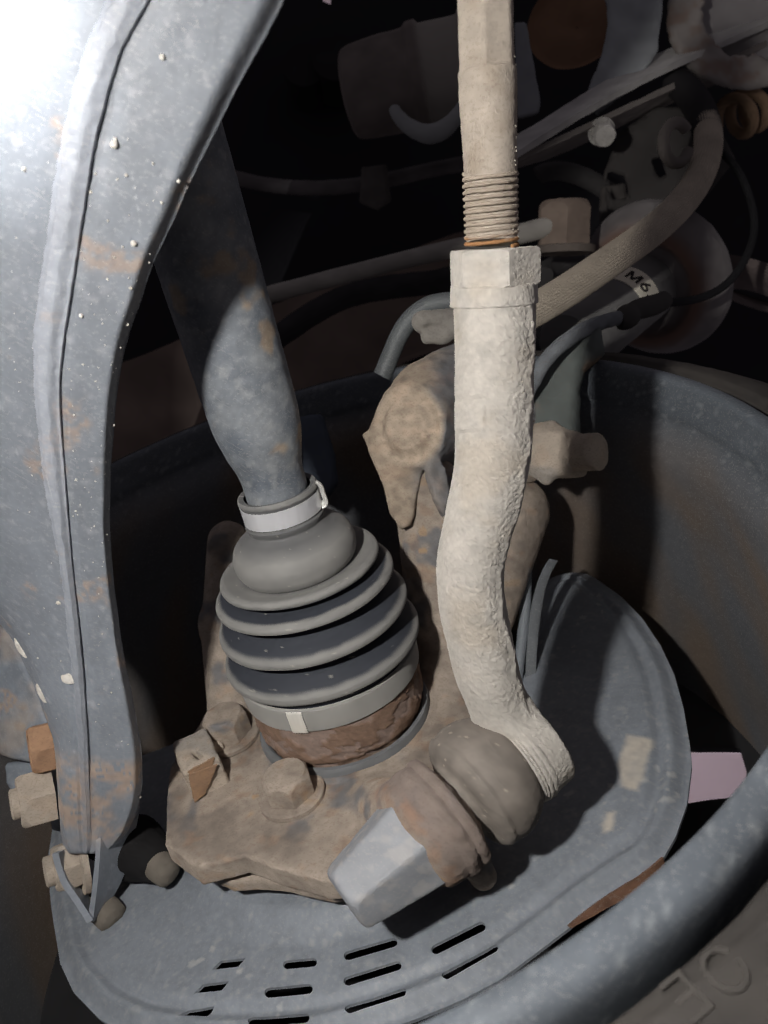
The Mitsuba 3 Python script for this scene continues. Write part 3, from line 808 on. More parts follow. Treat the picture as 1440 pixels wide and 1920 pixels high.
# ball joint behind the arm
def f_bj(p):
    d = cyl(p, P(250, 1590, .362), (.2, -.9, .3), -.012, .006, .014, .004)
    d = smin(d, capsule(p, P(200, 1560, .35), P(290, 1610, .355), .012, .010), .006)
    return d
bjm = solid(f_bj, [P(200, 1560, .35), P(300, 1640, .36)], .024, .0014)
add('ball_joint__housing', rough(bjm, .0004, .005), 'plain', c_dark((30, 29, 30)), 60)  # near-black colour stands in for the big arm's shadow on the housing
add('ball_joint__stud_end', rough(sweep([P(282, 1612, .352), P(300, 1624, .349), P(318, 1637, .346), P(326, 1643, .345)], [.0062, .0066, .0064, .003], 32, 40), .0003, .003), 'dusty', c_dark((112, 106, 98), .3, .006), 60)
add('ball_joint__stud_end_001', rough(sweep([P(170, 1690, .352), P(195, 1706, .349), P(212, 1722, .346), P(218, 1729, .345)], [.0062, .0066, .0064, .003], 32, 40), .0003, .003), 'dusty', c_dark((112, 106, 98), .3, .006), 60)
tag('ball_joint', 'ball joint in shadow behind the big arm, two domed stud ends sticking out', 'ball joint')

def relief(outline, d, z=(0, -1, 0), h=.006, rnd=.002, res=.0015, holes=(), extra=None):
    """plate with rounded edges whose outline is given by the pixels it is seen at"""
    c = np.mean(outline, 0)
    pl = Plane(P(c[0], c[1], d), z)
    po = pl.pix(outline)
    hs = [pl.pix(q) for q in holes]
    def fn(p):
        e = slab(p, pl.o, pl.B, po, -h, 0, rnd)
        for q in hs:
            e = smax(e, -slab(p, pl.o, pl.B, q, -h - .01, .01, 0), rnd)
        return smin(e, extra(p), .004) if extra else e
    return solid(fn, [pl.at(*q) for q in outline], h + .004, res)
br = relief([(-90, 1195), (0, 1172), (24, 1200), (58, 1275), (86, 1350), (118, 1400), (112, 1424), (60, 1434), (20, 1426), (-90, 1390)], .354, (-.45, -.85, .1), .008, .003)
add('arm_bracket__upper_plate', rough(br, .0004, .006), 'painted', lambda v, n: mixc(c_blue(v, n), c_knuckle(v, n), ss(.35, .6, fbm(v / .02, 3, 8)) * .6), 50)
br2 = relief([(5, 1432), (112, 1424), (118, 1545), (112, 1562), (94, 1558), (88, 1520), (30, 1500), (8, 1470)], .360, (-.3, -.9, .1), .007, .002)
add('arm_bracket__lower_plate', rough(br2, .0004, .006), 'painted', c_blue, 50)
tag('arm_bracket', 'blue grey bracket at the left border behind the orange bolt head', 'bracket')
# bent lock plate by the knuckle bolts
Bk = basis(AX)
kc = KP.at(384, 1452)
rot = lambda deg: Bk @ np.array([[math.cos(math.radians(deg)), -math.sin(math.radians(deg)), 0], [math.sin(math.radians(deg)), math.cos(math.radians(deg)), 0], [0, 0, 1]])
def f_lock(p):
    d = sbox(p, kc + .006 * AX, rot(-38), (.0125, .0080, .0085), .0015)
    d = smin(d, sbox(p, kc + .003 * AX - .010 * rot(-38)[:, 0] + .002 * rot(-38)[:, 1], rot(-38), (.004, .010, .004), .001), .0015)
    d = smax(d, -sbox(p, kc + .014 * AX + .004 * rot(-38)[:, 0], rot(-20), (.004, .0012, .004), .0005), .001)
    return d
lk = solid(f_lock, [kc], .026, .0009)
add('lock_plate__body', rough(rough(lk, .0011, .006, 3, 4), .0002, .0013), 'dusty', c_nut, 45)
e0 = kc + .0115 * rot(-38)[:, 0] + .002 * AX
for i, (da, db) in enumerate(((.0, .0), (.0028, .0018))):
    fl_ = ribbon([e0 + da * rot(-38)[:, 0] - .006 * rot(-38)[:, 1] + .012 * AX, e0 + (.001 + da) * rot(-38)[:, 0] - .008 * rot(-38)[:, 1] - .001 * AX],
                 [e0 + (da + .001) * rot(-38)[:, 0] + .006 * rot(-38)[:, 1] + (.013 - db) * AX, e0 + da * rot(-38)[:, 0] - .003 * rot(-38)[:, 1] + .000 * AX], .0011)
    add('lock_plate__tab' + ('_001' if i else ''), rough(fl_, .0004, .003), 'dusty', lambda v, n: mixc(lin(158, 126, 98), lin(136, 112, 94), fbm(v / .003, 3, 2)), 45)
tag('lock_plate', 'crumpled square lock plate with bent rusty tabs at the left edge of the knuckle', 'lock plate')

# ------------------------------------------------------------------ splash shield
SP = Plane(HW - .018 * AW, AW)
s_out = SP.pix([(1036, 1050), (1062, 1052), (1110, 1074), (1160, 1108), (1200, 1148), (1236, 1200), (1262, 1255), (1280, 1320), (1292, 1390), (1295, 1430), (1286, 1500), (1263, 1562), (1236, 1608),
                (1180, 1640), (1120, 1682), (1060, 1730), (1000, 1775), (940, 1820), (860, 1862), (780, 1897), (700, 1924), (600, 1948), (480, 1960), (360, 1958), (250, 1938), (180, 1902), (130, 1850),
                (106, 1800), (96, 1740), (89, 1690), (85, 1640), (84, 1590), (95, 1530), (150, 1450), (400, 1360), (700, 1400), (900, 1300), (960, 1230), (985, 1160), (1005, 1100)])
s_out = np.array(Polygon(s_out).buffer(.006).buffer(-.024).buffer(.018).simplify(.00025).exterior.coords)[:-1]
def stadium(x0, y0, x1, y1, r):
    a, b = np.array([x0, y0], float), np.array([x1, y1], float)
    t = math.atan2(*(b - a)[::-1])
    e = np.linspace(-np.pi / 2, np.pi / 2, 9)
    return [tuple(b + r * np.array([math.cos(t + q), math.sin(t + q)])) for q in e] + [tuple(a - r * np.array([math.cos(t + q), math.sin(t + q)])) for q in e]
slots = [[(399, 1821), (415, 1804), (463, 1800), (448, 1816)], [(366, 1866), (383, 1849), (432, 1843), (418, 1861)], [(335, 1908), (352, 1892), (402, 1887), (388, 1904)],
         stadium(541, 1813, 588, 1808, 8), stadium(507, 1865, 579, 1857, 9), stadium(475, 1916, 572, 1908, 9), stadium(655, 1795, 738, 1771, 8.5), stadium(655, 1843, 746, 1815, 8.5),
         stadium(656, 1892, 754, 1861, 8.5), stadium(819, 1783, 902, 1740, 9), stadium(837, 1827, 925, 1777, 9),
         [(370, 1600), (385, 1640), (404, 1668), (424, 1681), (444, 1680), (462, 1667), (476, 1648), (482, 1610)]]
g = sheet(Polygon(s_out, [SP.pix(q) for q in slots]), .0014, .00125)
v = np.asarray(g.vertices)
e = np.abs(poly2d(v[:, :2], s_out))
vis = ss(-.08, -.05, -np.abs(v[:, 0] + .0) * 0 - .0)
z_ = v[:, 2] - .0045 * (1 - ss(.001, .0085, e)) - .0022 * np.exp(-((e - .0115) / .0026) ** 2) + .0010 * (fbm(v / .05, 3, 3) - .5) * 2
# raised step round the hub
hubd = np.linalg.norm(v[:, :2] - SP.pix([(650, 1460)])[0], axis=1)
z_ += .006 * (1 - ss(.075, .090, hubd))
v = np.stack([v[:, 0], v[:, 1], z_], 1) @ SP.B.T + SP.o
PAINTED_GLARE = [SP.pix([(1176, 1384), (1228, 1390), (1216, 1430), (1198, 1488), (1166, 1480), (1160, 1440)]), SP.pix([(1140, 1528), (1156, 1524), (1150, 1560), (1132, 1566), (1128, 1550)])]
def c_shield(v, n):
    base = lin(132, 138, 146)
    c = mixc(base * .78, base * 1.08, fbm(v / .012, 4, 3))
    c = mixc(c, lin(176, 176, 174), ss(.58, .74, fbm(v / .0028 + 7, 4, 6)) * .25)
    sp_ = ss(.80, .86, vnoise(v / .0034 + 3, 12)) * ss(.45, .65, fbm(v / .03, 2, 5))
    c = mixc(c, lin(196, 195, 190), sp_ * .4)
    q = (v - SP.o) @ SP.B                                            # two bright reflection patches painted into the colour
    for st in PAINTED_GLARE:
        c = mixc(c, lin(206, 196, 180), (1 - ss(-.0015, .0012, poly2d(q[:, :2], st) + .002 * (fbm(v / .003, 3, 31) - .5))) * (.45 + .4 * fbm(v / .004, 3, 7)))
    return c * (.86 + .28 * fbm(v / .0013, 2, 8))[:, None]
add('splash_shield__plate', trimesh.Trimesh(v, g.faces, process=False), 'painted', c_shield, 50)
lip = ribbon([SP.at(1240, 1600) - .002 * AW, SP.at(1200, 1632) - .002 * AW, SP.at(1130, 1676) - .002 * AW, SP.at(1062, 1728) - .002 * AW],
             [SP.at(1240, 1606) - .006 * AW, SP.at(1203, 1640) - .006 * AW, SP.at(1133, 1684) - .005 * AW, SP.at(1066, 1729) - .003 * AW], .001)
add('splash_shield__bent_edge', rough(lip, .0002, .003), 'painted', lambda v, n: lin(112, 84, 68) * (.6 + .8 * fbm(v / .004, 3, 3))[:, None], 40)  # copper brown stands in for a warm reflection on the turned edge
# upright flange of the shield and the wire clipped along it
fl2 = ribbon([P(1030, 1048, .425), P(1005, 1100, .42), P(990, 1180, .415), P(985, 1300, .405), P(990, 1420, .39)], [P(1046, 1052, .425), P(1024, 1100, .42), P(1010, 1180, .415), P(1003, 1300, .405), P(1006, 1420, .39)], .0012)
add('splash_shield__flange', rough(fl2, .0002, .004), 'painted', c_dark((96, 100, 104), .2), 40)
tag('splash_shield', 'blue grey sheet metal brake splash shield with slots, behind the knuckle', 'splash shield')

# ------------------------------------------------------------------ wheel: rim and tyre
rimp = [(.060, .2040), (.085, .2050), (.098, .2055), (.1025, .2052), (.1050, .2038), (.1064, .2010), (.1068, .1985), (.1064, .1966), (.1045, .1957), (.098, .1950), (.090, .1943), (.086, .1949), (.082, .1938), (.076, .1910), (.066, .1890),
        (.050, .1905), (.02, .1945), (-.02, .1965), (-.06, .1975), (-.10, .198), (-.115, .198)]
rimp = smooth_profile(rimp, 150)
rim = revolve(rimp, WC, WX, 560)
def c_rim(v, n):
    t = (v - WC) @ WX
    r = np.linalg.norm(v - WC - t[:, None] * WX, axis=1)
    lipc = lin(94, 100, 107)
    c = mixc(lipc * .75, lipc * 1.12, fbm(v / .014, 4, 3))
    c = mixc(c, lin(150, 154, 156), ss(.62, .72, fbm(v / .0024 + 7, 4, 6)) * .4)
    b = mixc(lin(96, 98, 102), lin(110, 98, 88), ss(.30, .75, fbm(np.stack([t / .09, *(v[:, :2].T / .03)], 1), 2, 9)))
    c = mixc(c, b, 1 - ss(.068, .092, t))
    return c * (.86 + .28 * fbm(v / .002, 2, 8))[:, None]
add('wheel__rim', rim, 'painted', c_rim, 60)
th_ = np.linspace(0, 2 * np.pi, 240, endpoint=False)
DP = Plane(WC - .098 * WX, WX)
win = DP.pix([(1262, 1400), (1388, 1402), (1400, 1440), (1399, 1492), (1330, 1499), (1262, 1512), (1230, 1480), (1228, 1430)])
disc_ = Polygon(np.stack([.1990 * np.cos(th_), .1990 * np.sin(th_)], 1))
wq = Polygon(win)
from shapely import affinity
c0 = DP.pix([(655, 1400)])[0] * 0
for k in range(5):
    disc_ = disc_.difference(affinity.rotate(wq, 72 * k, origin=(0, 0)))
g = trimesh.creation.extrude_polygon(disc_, .004, engine='earcut')
g = fine(g, .008)
v = np.asarray(g.vertices) - [0, 0, .004]
add('wheel__spoke_disc', rough(trimesh.Trimesh(v @ DP.B.T + DP.o, g.faces, process=False), .0006, .02), 'plain', c_dark((40, 40, 42)), 40)
tyr = smooth_profile([(.0990, .2098), (.1005, .2112), (.1008, .2130), (.1020, .2150), (.1000, .223), (.0915, .238), (.080, .254), (.064, .270), (.042, .283), (.0, .288)], 120)
bead_gap_shade = revolve(smooth_profile([(.030, .2055), (.065, .2065), (.082, .2068), (.092, .2082), (.0992, .2102)], 40), WC, WX, 360)
add('wheel__tyre__bead_gap_shade', rough(bead_gap_shade, .0002, .006), 'plain', c_dark((26, 25, 26), .3), 60)  # near-black colour puts the shade of the rim gap into this ring
ty = revolve(tyr, WC, WX, 420)
c_tyre = lambda v, n: mixc(lin(50, 48, 47), lin(76, 72, 68), fbm(v / .02, 4, 3)) * (.85 + .3 * fbm(v / .0018, 2, 8))[:, None]
add('wheel__tyre', rough(ty, .0006, .012), 'rubber', c_tyre, 60)
# raised letters on the sidewall
BW = basis(WX)
rt = PchipInterpolator(tyr[8:92, 1], tyr[8:92, 0])
def sidewall_letter(ch, px, py, height):
    r_ = np.array([(px - 720) / F, 1, (960 - py) / F])
    o = r_ * ((WC + .0960 * WX) @ WX) / (r_ @ WX)
    q = (o - WC) @ BW
    ang0, rad0 = math.atan2(q[1], q[0]), math.hypot(q[0], q[1])
    m = fine(meshkit.text_mesh(ch, height, .0007), .0012)
    u = np.asarray(m.vertices)
    u = u - [u[:, 0].mean(), u[:, 1].mean(), 0]
    rad = rad0 + u[:, 1]
    sgn = 1 if np.cross(BW[:, 2], r_)[0] > 0 else 1
    an = ang0 - u[:, 0] / rad0
    tt_ = rt(np.clip(rad, tyr[9, 1], .268)) + u[:, 2] + .0002
    vv = WC + (np.cos(an) * rad)[:, None] * BW[:, 0] + (np.sin(an) * rad)[:, None] * BW[:, 1] + tt_[:, None] * WX
    return trimesh.Trimesh(vv, m.faces, process=False)
for i, (ch, x, y) in enumerate((('O', 1360, 1852), ('E', 1296, 1898))):
    add('wheel__tyre__letter' + ('_%03d' % i if i else ''), sidewall_letter(ch, x, y, .0086), 'rubber', lambda v, n: lin(68, 65, 62) * (.8 + .4 * fbm(v / .003, 3, 3))[:, None], 40)
tag('wheel', 'wheel seen from inside, blue grey rim edge and tyre sidewall at the lower right', 'wheel')

# ------------------------------------------------------------------ brake caliper and its carrier
CD = unit([-.50, -.84, -.10])
cc = P(768, 800, .362)
ear1 = [(679, 814), (702, 800), (760, 830), (790, 885), (776, 950), (766, 985), (750, 992), (730, 966), (716, 905), (696, 862)]
ear2 = [(806, 840), (838, 876), (846, 930), (836, 975), (816, 935), (802, 890)]
p1, p2 = Plane(P(722, 890, .368), (-.25, -.95, .1)), Plane(P(824, 900, .356), (.2, -.95, .1))
q1, q2 = p1.pix(ear1), p2.pix(ear2)
def f_cal(p):
    d = cyl(p, cc, CD, -.040, .002, .0192, .0022)
    d = smin(d, cyl(p, cc, CD, .000, .0042, .0110, .002), .002)
    d = smax(d, -np.hypot(np.linalg.norm((p - cc) - ((p - cc) @ CD)[:, None] * CD, axis=1) - .0140, (p - cc) @ CD - .0026) + .0016, .001)
    d = smin(d, capsule(p, P(800, 740, .375), P(900, 690, .40), .016, .017), .010)
    d = smin(d, capsule(p, P(850, 760, .395), P(960, 780, .42), .018, .018), .010)
    d = smin(d, slab(p, p1.o, p1.B, q1, -.006, 0, .0015), .005)
    d = smin(d, slab(p, p2.o, p2.B, q2, -.006, 0, .0015), .004)
    return d
cal = solid(f_cal, [P(681, 812, .36), P(900, 690, .42), P(750, 995, .37), P(960, 780, .43)], .022, .0014)
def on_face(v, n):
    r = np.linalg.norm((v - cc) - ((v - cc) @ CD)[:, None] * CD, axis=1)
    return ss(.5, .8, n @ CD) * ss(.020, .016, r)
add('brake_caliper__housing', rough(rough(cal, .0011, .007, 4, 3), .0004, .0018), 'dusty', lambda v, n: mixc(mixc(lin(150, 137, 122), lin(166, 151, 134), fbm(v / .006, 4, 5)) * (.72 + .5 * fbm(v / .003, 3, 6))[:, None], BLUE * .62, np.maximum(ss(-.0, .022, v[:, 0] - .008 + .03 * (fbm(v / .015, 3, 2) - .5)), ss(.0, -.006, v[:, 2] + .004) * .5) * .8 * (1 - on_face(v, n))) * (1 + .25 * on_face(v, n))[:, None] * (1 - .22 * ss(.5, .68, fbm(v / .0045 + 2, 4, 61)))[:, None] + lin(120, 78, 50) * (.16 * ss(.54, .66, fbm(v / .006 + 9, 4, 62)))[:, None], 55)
def f_pin(p):
    a = unit([.68, -.73, .02])
    o = P(1060, 852, .398)
    d = sbox(p, o - .004 * a, np.stack([a, np.cross([0, 0, 1], a), [0, 0, 1]], 1), (.0105, .011, .0112), .003)
    d = smin(d, cyl(p, o, a, -.004, .0190, .0092, .0006), .0006)
    d = smin(d, capsule(p, P(1028, 880, .398), P(1024, 898, .398), .004, .003), .005)
    d = smin(d, capsule(p, P(1040, 812, .398), P(1036, 797, .398), .003, .0012), .004)
    d = smin(d, capsule(p, P(1020, 840, .405), P(960, 860, .43), .013, .016), .006)
    return d
pin = solid(f_pin, [P(960, 860, .44), P(1125, 855, .40), P(1024, 905, .41)], .02, .0011)
add('brake_caliper__slide_pin', rough(rough(pin, .0006, .006), .0002, .0014), 'dusty', c_nut, 45)
car = relief([(975, 760), (1000, 700), (1030, 660), (1075, 628), (1128, 606), (1132, 655), (1095, 690), (1084, 730), (1090, 815), (1060, 840), (1010, 850)], .402, (-.30, -.94, .15), .012, .005)
add('brake_caliper__carrier', rough(car, .0012, .012), 'dusty', lambda v, n: mixc(lin(96, 102, 100) * (.7 + .6 * fbm(v / .01, 4, 3))[:, None], lin(130, 104, 84), ss(.55, .7, fbm(v / .012 + 4, 3, 5)) * .6), 50)
tag('brake_caliper', 'rusty brown brake caliper behind the tie rod, round boss on its left', 'brake caliper')

# ------------------------------------------------------------------ hoses, cables
hose_pts = [P(900, 628, .43), P(985, 590, .43), P(1050, 553, .434), P(1125, 503, .444), P(1200, 450, .460), P(1265, 395, .482), P(1312, 330, .508), P(1328, 270, .532), P(1322, 225, .552)]
hz = sweep(hose_pts, [.0088, .0088, .0088, .0088, .0088, .0088, .0089, .0090, .0090], 252, 190, lambda th, s: 1 + .028 * np.cos(34 * th))
add('brake_hose__tube', rough(hz, .0001, .004), 'rubber', lambda v, n: lin(162, 152, 138) * (.75 + .45 * fbm(v / .012, 4, 3))[:, None], 80)
add('brake_hose__sleeve', rough(sweep([P(1326, 250, .542), P(1316, 215, .556), P(1296, 180, .565), P(1260, 150, .575)], [.0098, .0102, .0102, .0096], 48, 60), .0003, .006), 'plain', c_dark((40, 38, 40), .3), 60)
tag('brake_hose', 'thick curved rubber hose with fine lengthwise ribs right of the tie rod', 'hose')
bp = sweep([P(716, 705, .40), P(735, 660, .398), P(764, 605, .395), P(800, 575, .392), P(850, 565, .390), P(920, 560, .39)], .0046, 40, 120)
add('bent_pipe', rough(bp, .0002, .006), 'painted', c_dark((92, 96, 98)), 70)
tag('bent_pipe', 'dark grey pipe curving down from behind the tie rod collar', 'pipe')
def f_clip(p):
    d = capsule(p, P(792, 604, .376), P(870, 596, .384), .0052)
    d = smin(d, capsule(p, P(802, 632, .378), P(830, 628, .380), .0034, .0040), .002)
    d = smin(d, capsule(p, P(830, 622, .380), P(872, 605, .384), .0042, .0075), .004)
    d = smax(d, -capsule(p, P(790, 619, .372), P(830, 612, .374), .0016), .0015)
    return d
clip = solid(f_clip, [P(785, 590, .376), P(872, 640, .384)], .010, .0009)
add('pipe_clip', rough(clip, .0004, .004), 'dusty', lambda v, n: lin(138, 134, 128) * (.75 + .5 * fbm(v / .004, 3, 3))[:, None], 50)
tag('pipe_clip', 'small two fingered grey clip left of the tie rod, below the collar', 'clip')
sc_ = sweep([P(960, 780, .405), P(1005, 705, .395), P(1030, 668, .394), P(1075, 630, .398), P(1120, 607, .412), P(1175, 592, .43)], .0038, 30, 120)
add('sensor_cable__sleeve', rough(sc_, .0004, .006), 'dusty', lambda v, n: lin(112, 116, 120) * (.7 + .6 * fbm(v / .006, 3, 3))[:, None], 70)
co = sweep([P(1160, 600, .428), P(1178, 592, .431), P(1182, 588, .433), P(1215, 575, .443), P(1245, 562, .452)], [.0050, .0066, .0052, .0058, .0050], 30, 80)
add('sensor_cable__connector', rough(co, .0003, .004), 'plain', c_dark((72, 70, 68)), 60)
cw = sweep([P(1240, 566, .45), P(1290, 564, .47), P(1345, 545, .485), P(1392, 495, .50), P(1414, 430, .51), P(1402, 360, .52), P(1368, 300, .53), P(1335, 275, .535)], .0024, 20, 200)
add('sensor_cable__wire', cw, 'plain', c_dark((30, 30, 32)), 80)
tag('sensor_cable', 'thin black sensor wire looping round the strut, with a grey sleeve and connector', 'cable')
vw = sweep([P(1000, 880, .43), P(992, 960, .43), P(987, 1060, .425), P(983, 1160, .418), P(974, 1240, .41), P(970, 1330, .402)], [.0026, .0028, .0030, .0030, .0026, .0026], 24, 160)
add('wire_tube', rough(vw, .0002, .01), 'painted', c_dark((118, 124, 130), .2), 80)
tag('wire_tube', 'thin upright grey tube between the tie rod and the splash shield', 'tube')

# ------------------------------------------------------------------ strut with spring seat, upper right
s0, s1 = P(1085, 636, .500), P(1335, 440, .600)
SX = unit(s1 - s0)
rs = .0225
tube = revolve([(-.012, .0), (-.012, rs * .94), (-.009, rs), (.11, rs)], s0, SX, 90)
add('strut__tube', rough(fine(trimesh.Trimesh(tube.vertices, tube.faces, process=True), .003), .0003, .01), 'plain', c_dark((118, 117, 116), .3), 45)
Bs = basis(SX)
best = None
for ta_ in np.linspace(0, .09, 91):                                    # where on the tube the sticker sits
    for ph in np.linspace(0, 2 * np.pi, 180, endpoint=False):
        nn_ = math.cos(ph) * Bs[:, 0] + math.sin(ph) * Bs[:, 1]
        w3 = s0 + ta_ * SX + rs * nn_
        if nn_ @ w3 < 0:
            er = math.hypot(720 + F * w3[0] / w3[1] - 1196, 960 - F * w3[2] / w3[1] - 527)
            if best is None or er < best[0]:
                best = (er, ta_, ph)
_, tax, phi0 = best
lab = revolve([(tax - .0100, rs + .0002), (tax - .0100, rs + .0006), (tax + .0100, rs + .0006), (tax + .0100, rs + .0002)], s0, SX, 60, arc=(phi0 - .78, phi0 + .78))
add('strut__label', lab, 'plain', lambda v, n: lin(236, 230, 212) * (.85 + .4 * fbm(v / .01, 3, 3))[:, None], 40)
txm = fine(meshkit.text_mesh('M6.', .0088, .0003, bold=True), .001)
u = np.asarray(txm.vertices)
u = u - [u[:, 0].mean() - .0006, .0039, 0]
def strut_text(sgn):
    an = phi0 + sgn * u[:, 0] / rs
    r_ = rs + .0007 + u[:, 2]
    return s0 + (np.cos(an) * r_)[:, None] * Bs[:, 0] + (np.sin(an) * r_)[:, None] * Bs[:, 1] + (tax + u[:, 1])[:, None] * SX
ta, tb_ = strut_text(1), strut_text(-1)
# the lettering runs downwards round the tube
tx = ta if ta[np.argmax(u[:, 0]), 2] < ta[np.argmin(u[:, 0]), 2] else tb_
add('strut__label__lettering', trimesh.Trimesh(tx, txm.faces, process=False), 'plain', lin(52, 48, 46), 40)
dish = smooth_profile([(.085, .020), (.084, .030), (.080, .036), (.082, .043), (.090, .050), (.096, .0535), (.100, .0540), (.101, .0525), (.095, .046)], 60)
dm = revolve(dish, s0, SX, 120)
add('strut__spring_seat', rough(dm, .0006, .01), 'plain', lambda v, n: mixc(lin(116, 112, 112) * (.7 + .6 * fbm(v / .01, 3, 3))[:, None], lin(118, 92, 80),
    np.exp(-((np.linalg.norm(v - s0 - ((v - s0) @ SX)[:, None] * SX, axis=1) - .038) / .006) ** 2) * .9), 60)
bk = relief([(1130, 330), (1160, 250), (1230, 200), (1330, 200), (1380, 300), (1300, 400), (1210, 440), (1165, 450), (1140, 410)], .60, (-.3, -.9, -.3), .006, .002, .003,
            holes=[[(1222, 300), (1238, 294), (1250, 330), (1233, 333)], [(1140, 320), (1170, 330), (1180, 370), (1150, 375), (1136, 350)]])
add('strut__bracket', rough(bk, .0008, .012), 'plain', c_dark((66, 63, 62), .4), 50)
tag('strut', 'dark strut tube with a pale sticker and round rusty spring seat at upper right', 'strut')
hx = np.linspace(0, 2 * np.pi * 2.3, 120)
cbx = basis(unit([.8, .2, .45]))
c0_ = P(1370, 225, .60)
coil = sweep(c0_ + .014 * (np.cos(hx)[:, None] * cbx[:, 0] + np.sin(hx)[:, None] * cbx[:, 1]) + np.outer(hx / hx[-1] * .030, cbx[:, 2]), .0040, 20, 260)
add('coil_spring', rough(coil, .0004, .006), 'dusty', lambda v, n: lin(150, 124, 100) * (.7 + .6 * fbm(v / .01, 3, 3))[:, None], 80)
tag('coil_spring', 'small brown coil spring near the right border above the hose', 'spring')
rg = sweep([P(1268 + 24 * math.cos(a), 268 + 38 * math.sin(a), .50 + .01 * math.cos(a)) for a in np.linspace(.4, 5.6, 12)], .0036, 20, 120)
add('hose_ring', rough(rg, .0003, .005), 'plain', c_dark((104, 98, 94), .3), 70)
tag('hose_ring', 'grey looped bracket ring at the top end of the ribbed hose', 'ring')

# ------------------------------------------------------------------ subframe, top right
rail = ribbon([P(930, 318, .50), P(1010, 265, .51), P(1180, 165, .54), P(1480, 30, .58)], [P(950, 270, .53), P(1015, 232, .54), P(1165, 140, .57), P(1460, 10, .61)], .004)
add('subframe__rail', rough(rail, .0007, .01), 'plain', lambda v, n: lin(170, 168, 165) * (.7 + .6 * fbm(v / .01, 4, 3))[:, None], 50)
rail2 = ribbon([P(935, 312, .515), P(1020, 275, .525), P(1200, 190, .555), P(1480, 62, .59)], [P(935, 316, .57), P(1020, 295, .58), P(1200, 215, .60), P(1480, 92, .64)], .004)
add('subframe__lower_flange', rough(rail2, .0007, .01), 'plain', c_dark((124, 118, 114), .35), 50)
web = relief([(1128, -60), (1250, -60), (1235, 90), (1200, 150), (1120, 215), (1104, 200), (1102, 165), (1128, 100), (1140, 40)], .56, (-.25, -.95, -.1), .006, .003, .003)
add('subframe__web', rough(web, .001, .014), 'plain', lambda v, n: lin(156, 160, 162) * (.6 + .7 * fbm(v / .014, 4, 3))[:, None], 50)
ring_o = [(1300 + 150 * math.cos(a) + 100, 30 + 135 * math.sin(a)) for a in np.linspace(0, 2 * np.pi, 40, endpoint=False)]
ring_i = [(1405 + (86 + 5 * RNG.normal()) * math.cos(a), 22 + (86 + 5 * RNG.normal()) * math.sin(a)) for a in np.linspace(0, 2 * np.pi, 60, endpoint=False)]
ro = relief(ring_o, .55, (-.2, -.95, -.2), .008, .004, .0022, holes=[ring_i])
add('subframe__hole_rim', rough(ro, .0012, .008), 'plain', lambda v, n: mixc(lin(140, 134, 130) * (.6 + .7 * fbm(v / .012, 4, 3))[:, None], lin(120, 92, 76), ss(.5, .7, fbm(v / .008, 3, 6)) * .5), 50)
bp_ = plate_px(.585, [(1280, -80), (1500, -80), (1500, 140), (1280, 140)], (), .004, .006)
add('subframe__inner_panel', rough(bp_, .0006, .02), 'plain', c_dark((150, 146, 146), .25), 50)
ov = revolve(smooth_profile([(0, .0005), (.004, .015), (.003, .030), (.008, .036)], 40), P(1082, 52, .60), (-.35, -.9, .05), 80)
add('subframe__bushing', rough(ov, .0006, .01), 'plain', c_dark((120, 92, 72), .3), 50)
tag('subframe', 'dark subframe with a ragged rusty hole and a slanting rail at the top right', 'subframe')
BZ = unit([.05, -.75, -.65])
bolt('small_bolt', P(1127, 246, .545), BZ, .0080, .010, .0092, .0018, spin=.2, col=lambda v, n: lin(178, 175, 170) * (.8 + .4 * fbm(v / .004, 3, 3))[:, None])
tag('small_bolt', 'small bright bolt head under the slanting rail at upper right', 'bolt')

# stabiliser link and its hexagon
lk_ = sweep([P(400, 578, .53), P(700, 502, .52), P(860, 464, .52), P(1010, 430, .52), P(1060, 415, .52)], [.0055, .0055, .0058, .0066, .0080], 40, 120)
add('stabiliser_link__rod', rough(lk_, .0003, .008), 'plain', lambda v, n: lin(150, 146, 140) * (.7 + .6 * fbm(v / .01, 3, 3))[:, None], 70)
hx_ = place(hexhead(.0182, .028), P(1056, 462, .528), unit([-.02, -.22, .97]), (0, 1, 0), math.radians(24))
add('stabiliser_link__hexagon', rough(hx_, .0006, .006), 'plain', lambda v, n: lin(126, 112, 102) * (.7 + .5 * fbm(v / .01, 4, 3))[:, None], 40)
add('stabiliser_link__washer', rough(place(disc(.0205, .005), P(1056, 476, .530), unit([-.02, -.22, .97])), .0004, .005), 'plain', c_dark((100, 92, 86), .3), 40)
tag('stabiliser_link', 'dim slanting link rod ending in a brown hexagon right of the threaded rod', 'link rod')

# dim lines and looms deeper inside
for key_, pts_, r_, lab_, col_ in (('brake_line', [P(430, 330, .70), P(560, 352, .69), P(700, 342, .68), P(840, 312, .67), P(960, 300, .66)], .006, 'dim pipe crossing the dark behind the threaded rod', (88, 84, 84)),
                             ('wiring_loom', [P(1010, 330, .66), P(1130, 352, .65), P(1180, 420, .64), P(1120, 470, .63), P(1020, 520, .60)], .0075, 'dark cable loom sagging behind the ribbed hose', (70, 68, 68)),
                             ('vent_hose', [P(400, 690, .63), P(560, 605, .62), P(640, 560, .62), P(720, 540, .61), P(860, 520, .60)], .009, 'dark soft hose in the shade left of the hexagon', (50, 48, 50))):
    add(key_, rough(sweep(pts_, r_, 32, 140), .0006, .008), 'plain', c_dark(col_, .4, .012), 70)
    tag(key_, lab_, 'cable' if 'loom' in key_ else 'pipe' if 'line' in key_ else 'hose')
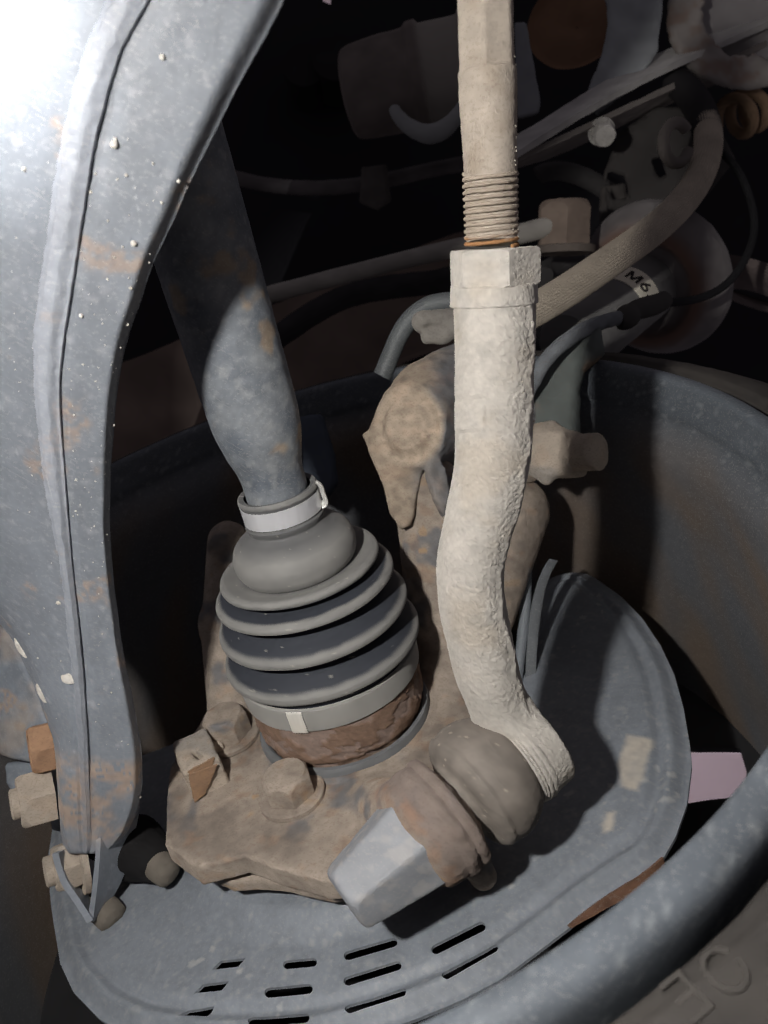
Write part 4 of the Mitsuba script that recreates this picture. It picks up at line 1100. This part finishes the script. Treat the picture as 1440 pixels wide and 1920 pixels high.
for i_, (x_, y_) in enumerate(((700, 345), (1150, 380))):
    add('pipe_bracket' + ('_%03d' % i_ if i_ else ''), rough(relief([(x_ - 24, y_ - 34), (x_ + 22, y_ - 40), (x_ + 30, y_ + 26), (x_ + 4, y_ + 44), (x_ - 28, y_ + 30)], .655 - .02 * i_, (-.3, -.9, .1), .008, .003, .002), .0008, .008), 'plain', c_dark((78, 74, 72), .4, .01), 50)
    tag('pipe_bracket' + ('_%03d' % i_ if i_ else ''), ('dim bracket gripping the pipe behind the threaded rod', 'dim bracket gripping the loom behind the ribbed hose')[i_], 'bracket')

# inner joint housing, top middle
ij = revolve(smooth_profile([(-.050, .020), (-.045, .031), (-.02, .034), (.0, .0345), (.004, .0375), (.010, .0378), (.013, .0345), (.04, .034), (.043, .0375), (.052, .0375)], 120), P(768, 150, .60), unit([.62, -.1, .1]), 110)
add('inner_joint__housing', rough(ij, .0006, .012), 'plain', lambda v, n: mixc(lin(110, 102, 98) * (.6 + .7 * fbm(v / .014, 4, 3))[:, None], lin(160, 156, 148), ss(.008, .014, (v - P(768, 150, .60)) @ unit([.62, -.1, .1])) * .6), 50)
ijc = sweep([P(740, 205, .575), P(775, 242, .565), P(815, 250, .560), P(850, 226, .56), P(872, 190, .565)], [.004, .0056, .0066, .0056, .004], 24, 80)
add('inner_joint__clamp', rough(ijc, .0003, .005), 'plain', c_dark((140, 142, 142), .25), 60)
tag('inner_joint', 'dim round joint housing left of the top of the tie rod', 'joint housing')
fin = relief([(962, 40), (985, 40), (1012, 190), (1008, 212), (968, 222)], .55, (-.5, -.85, 0), .004, .0015, .002)
add('mounting_tab', rough(fin, .0006, .01), 'plain', c_dark((124, 126, 130), .25), 50)
tag('mounting_tab', 'dim upright sheet metal tab just right of the tie rod', 'tab')
# lower spring cup seen under the strut, above the rim
cup = revolve(smooth_profile([(.0, .02), (.002, .055), (.008, .066), (.012, .0665), (.012, .064)], 60), P(1420, 560, .62), unit([.35, -.2, .9]), 120)
add('spring_cup', rough(cup, .0006, .012), 'plain', c_dark((104, 94, 92), .35), 60)
tag('spring_cup', 'dark round cup edge above the rim at the right border', 'spring cup')
# dim piece beside the small clamp
dp = relief([(560, 780), (600, 775), (622, 850), (628, 905), (600, 950), (570, 930)], .47, (-.4, -.9, .1), .006, .002, .002)
add('heat_shield', rough(dp, .0006, .01), 'plain', c_dark((76, 84, 96), .3), 50)
tag('heat_shield', 'dim blue grey plate edge behind the small bright clamp', 'plate')
# grit on the tie rod's shaded side
gt = []
for yv in np.linspace(120, 1080, 150):
    i = np.interp(yv, [r[1] for r in rod_px], range(len(rod_px))) if yv < 455 else None
    if i is not None:
        c_ = np.array([np.interp(i, range(5), rodq[:, k]) for k in range(3)])
        rad_ = rr
    elif yv > 575:
        c_ = np.array([np.interp((960 - yv) * float(dy(yv)) / F * -1, -tp[:, 2], tp[:, k]) for k in range(3)])
        rad_ = np.interp(yv, [r[0] for r in prof_te], tr_)
    else:
        continue
    a = math.radians(RNG.normal(28, 16))
    rr0 = .00016 + .00026 * RNG.random() ** 3
    vv = np.asarray(ico.vertices) * rr0 * (0.8 + .4 * RNG.random(3))
    gt.append(trimesh.Trimesh(vv + c_ + (rad_ + rr0 * .5) * np.array([math.cos(a), -math.sin(a), 0]), ico.faces, process=False))
add('tie_rod_end__grit', trimesh.util.concatenate(gt), 'pale', lin(200, 192, 178), 179, kind='stuff')
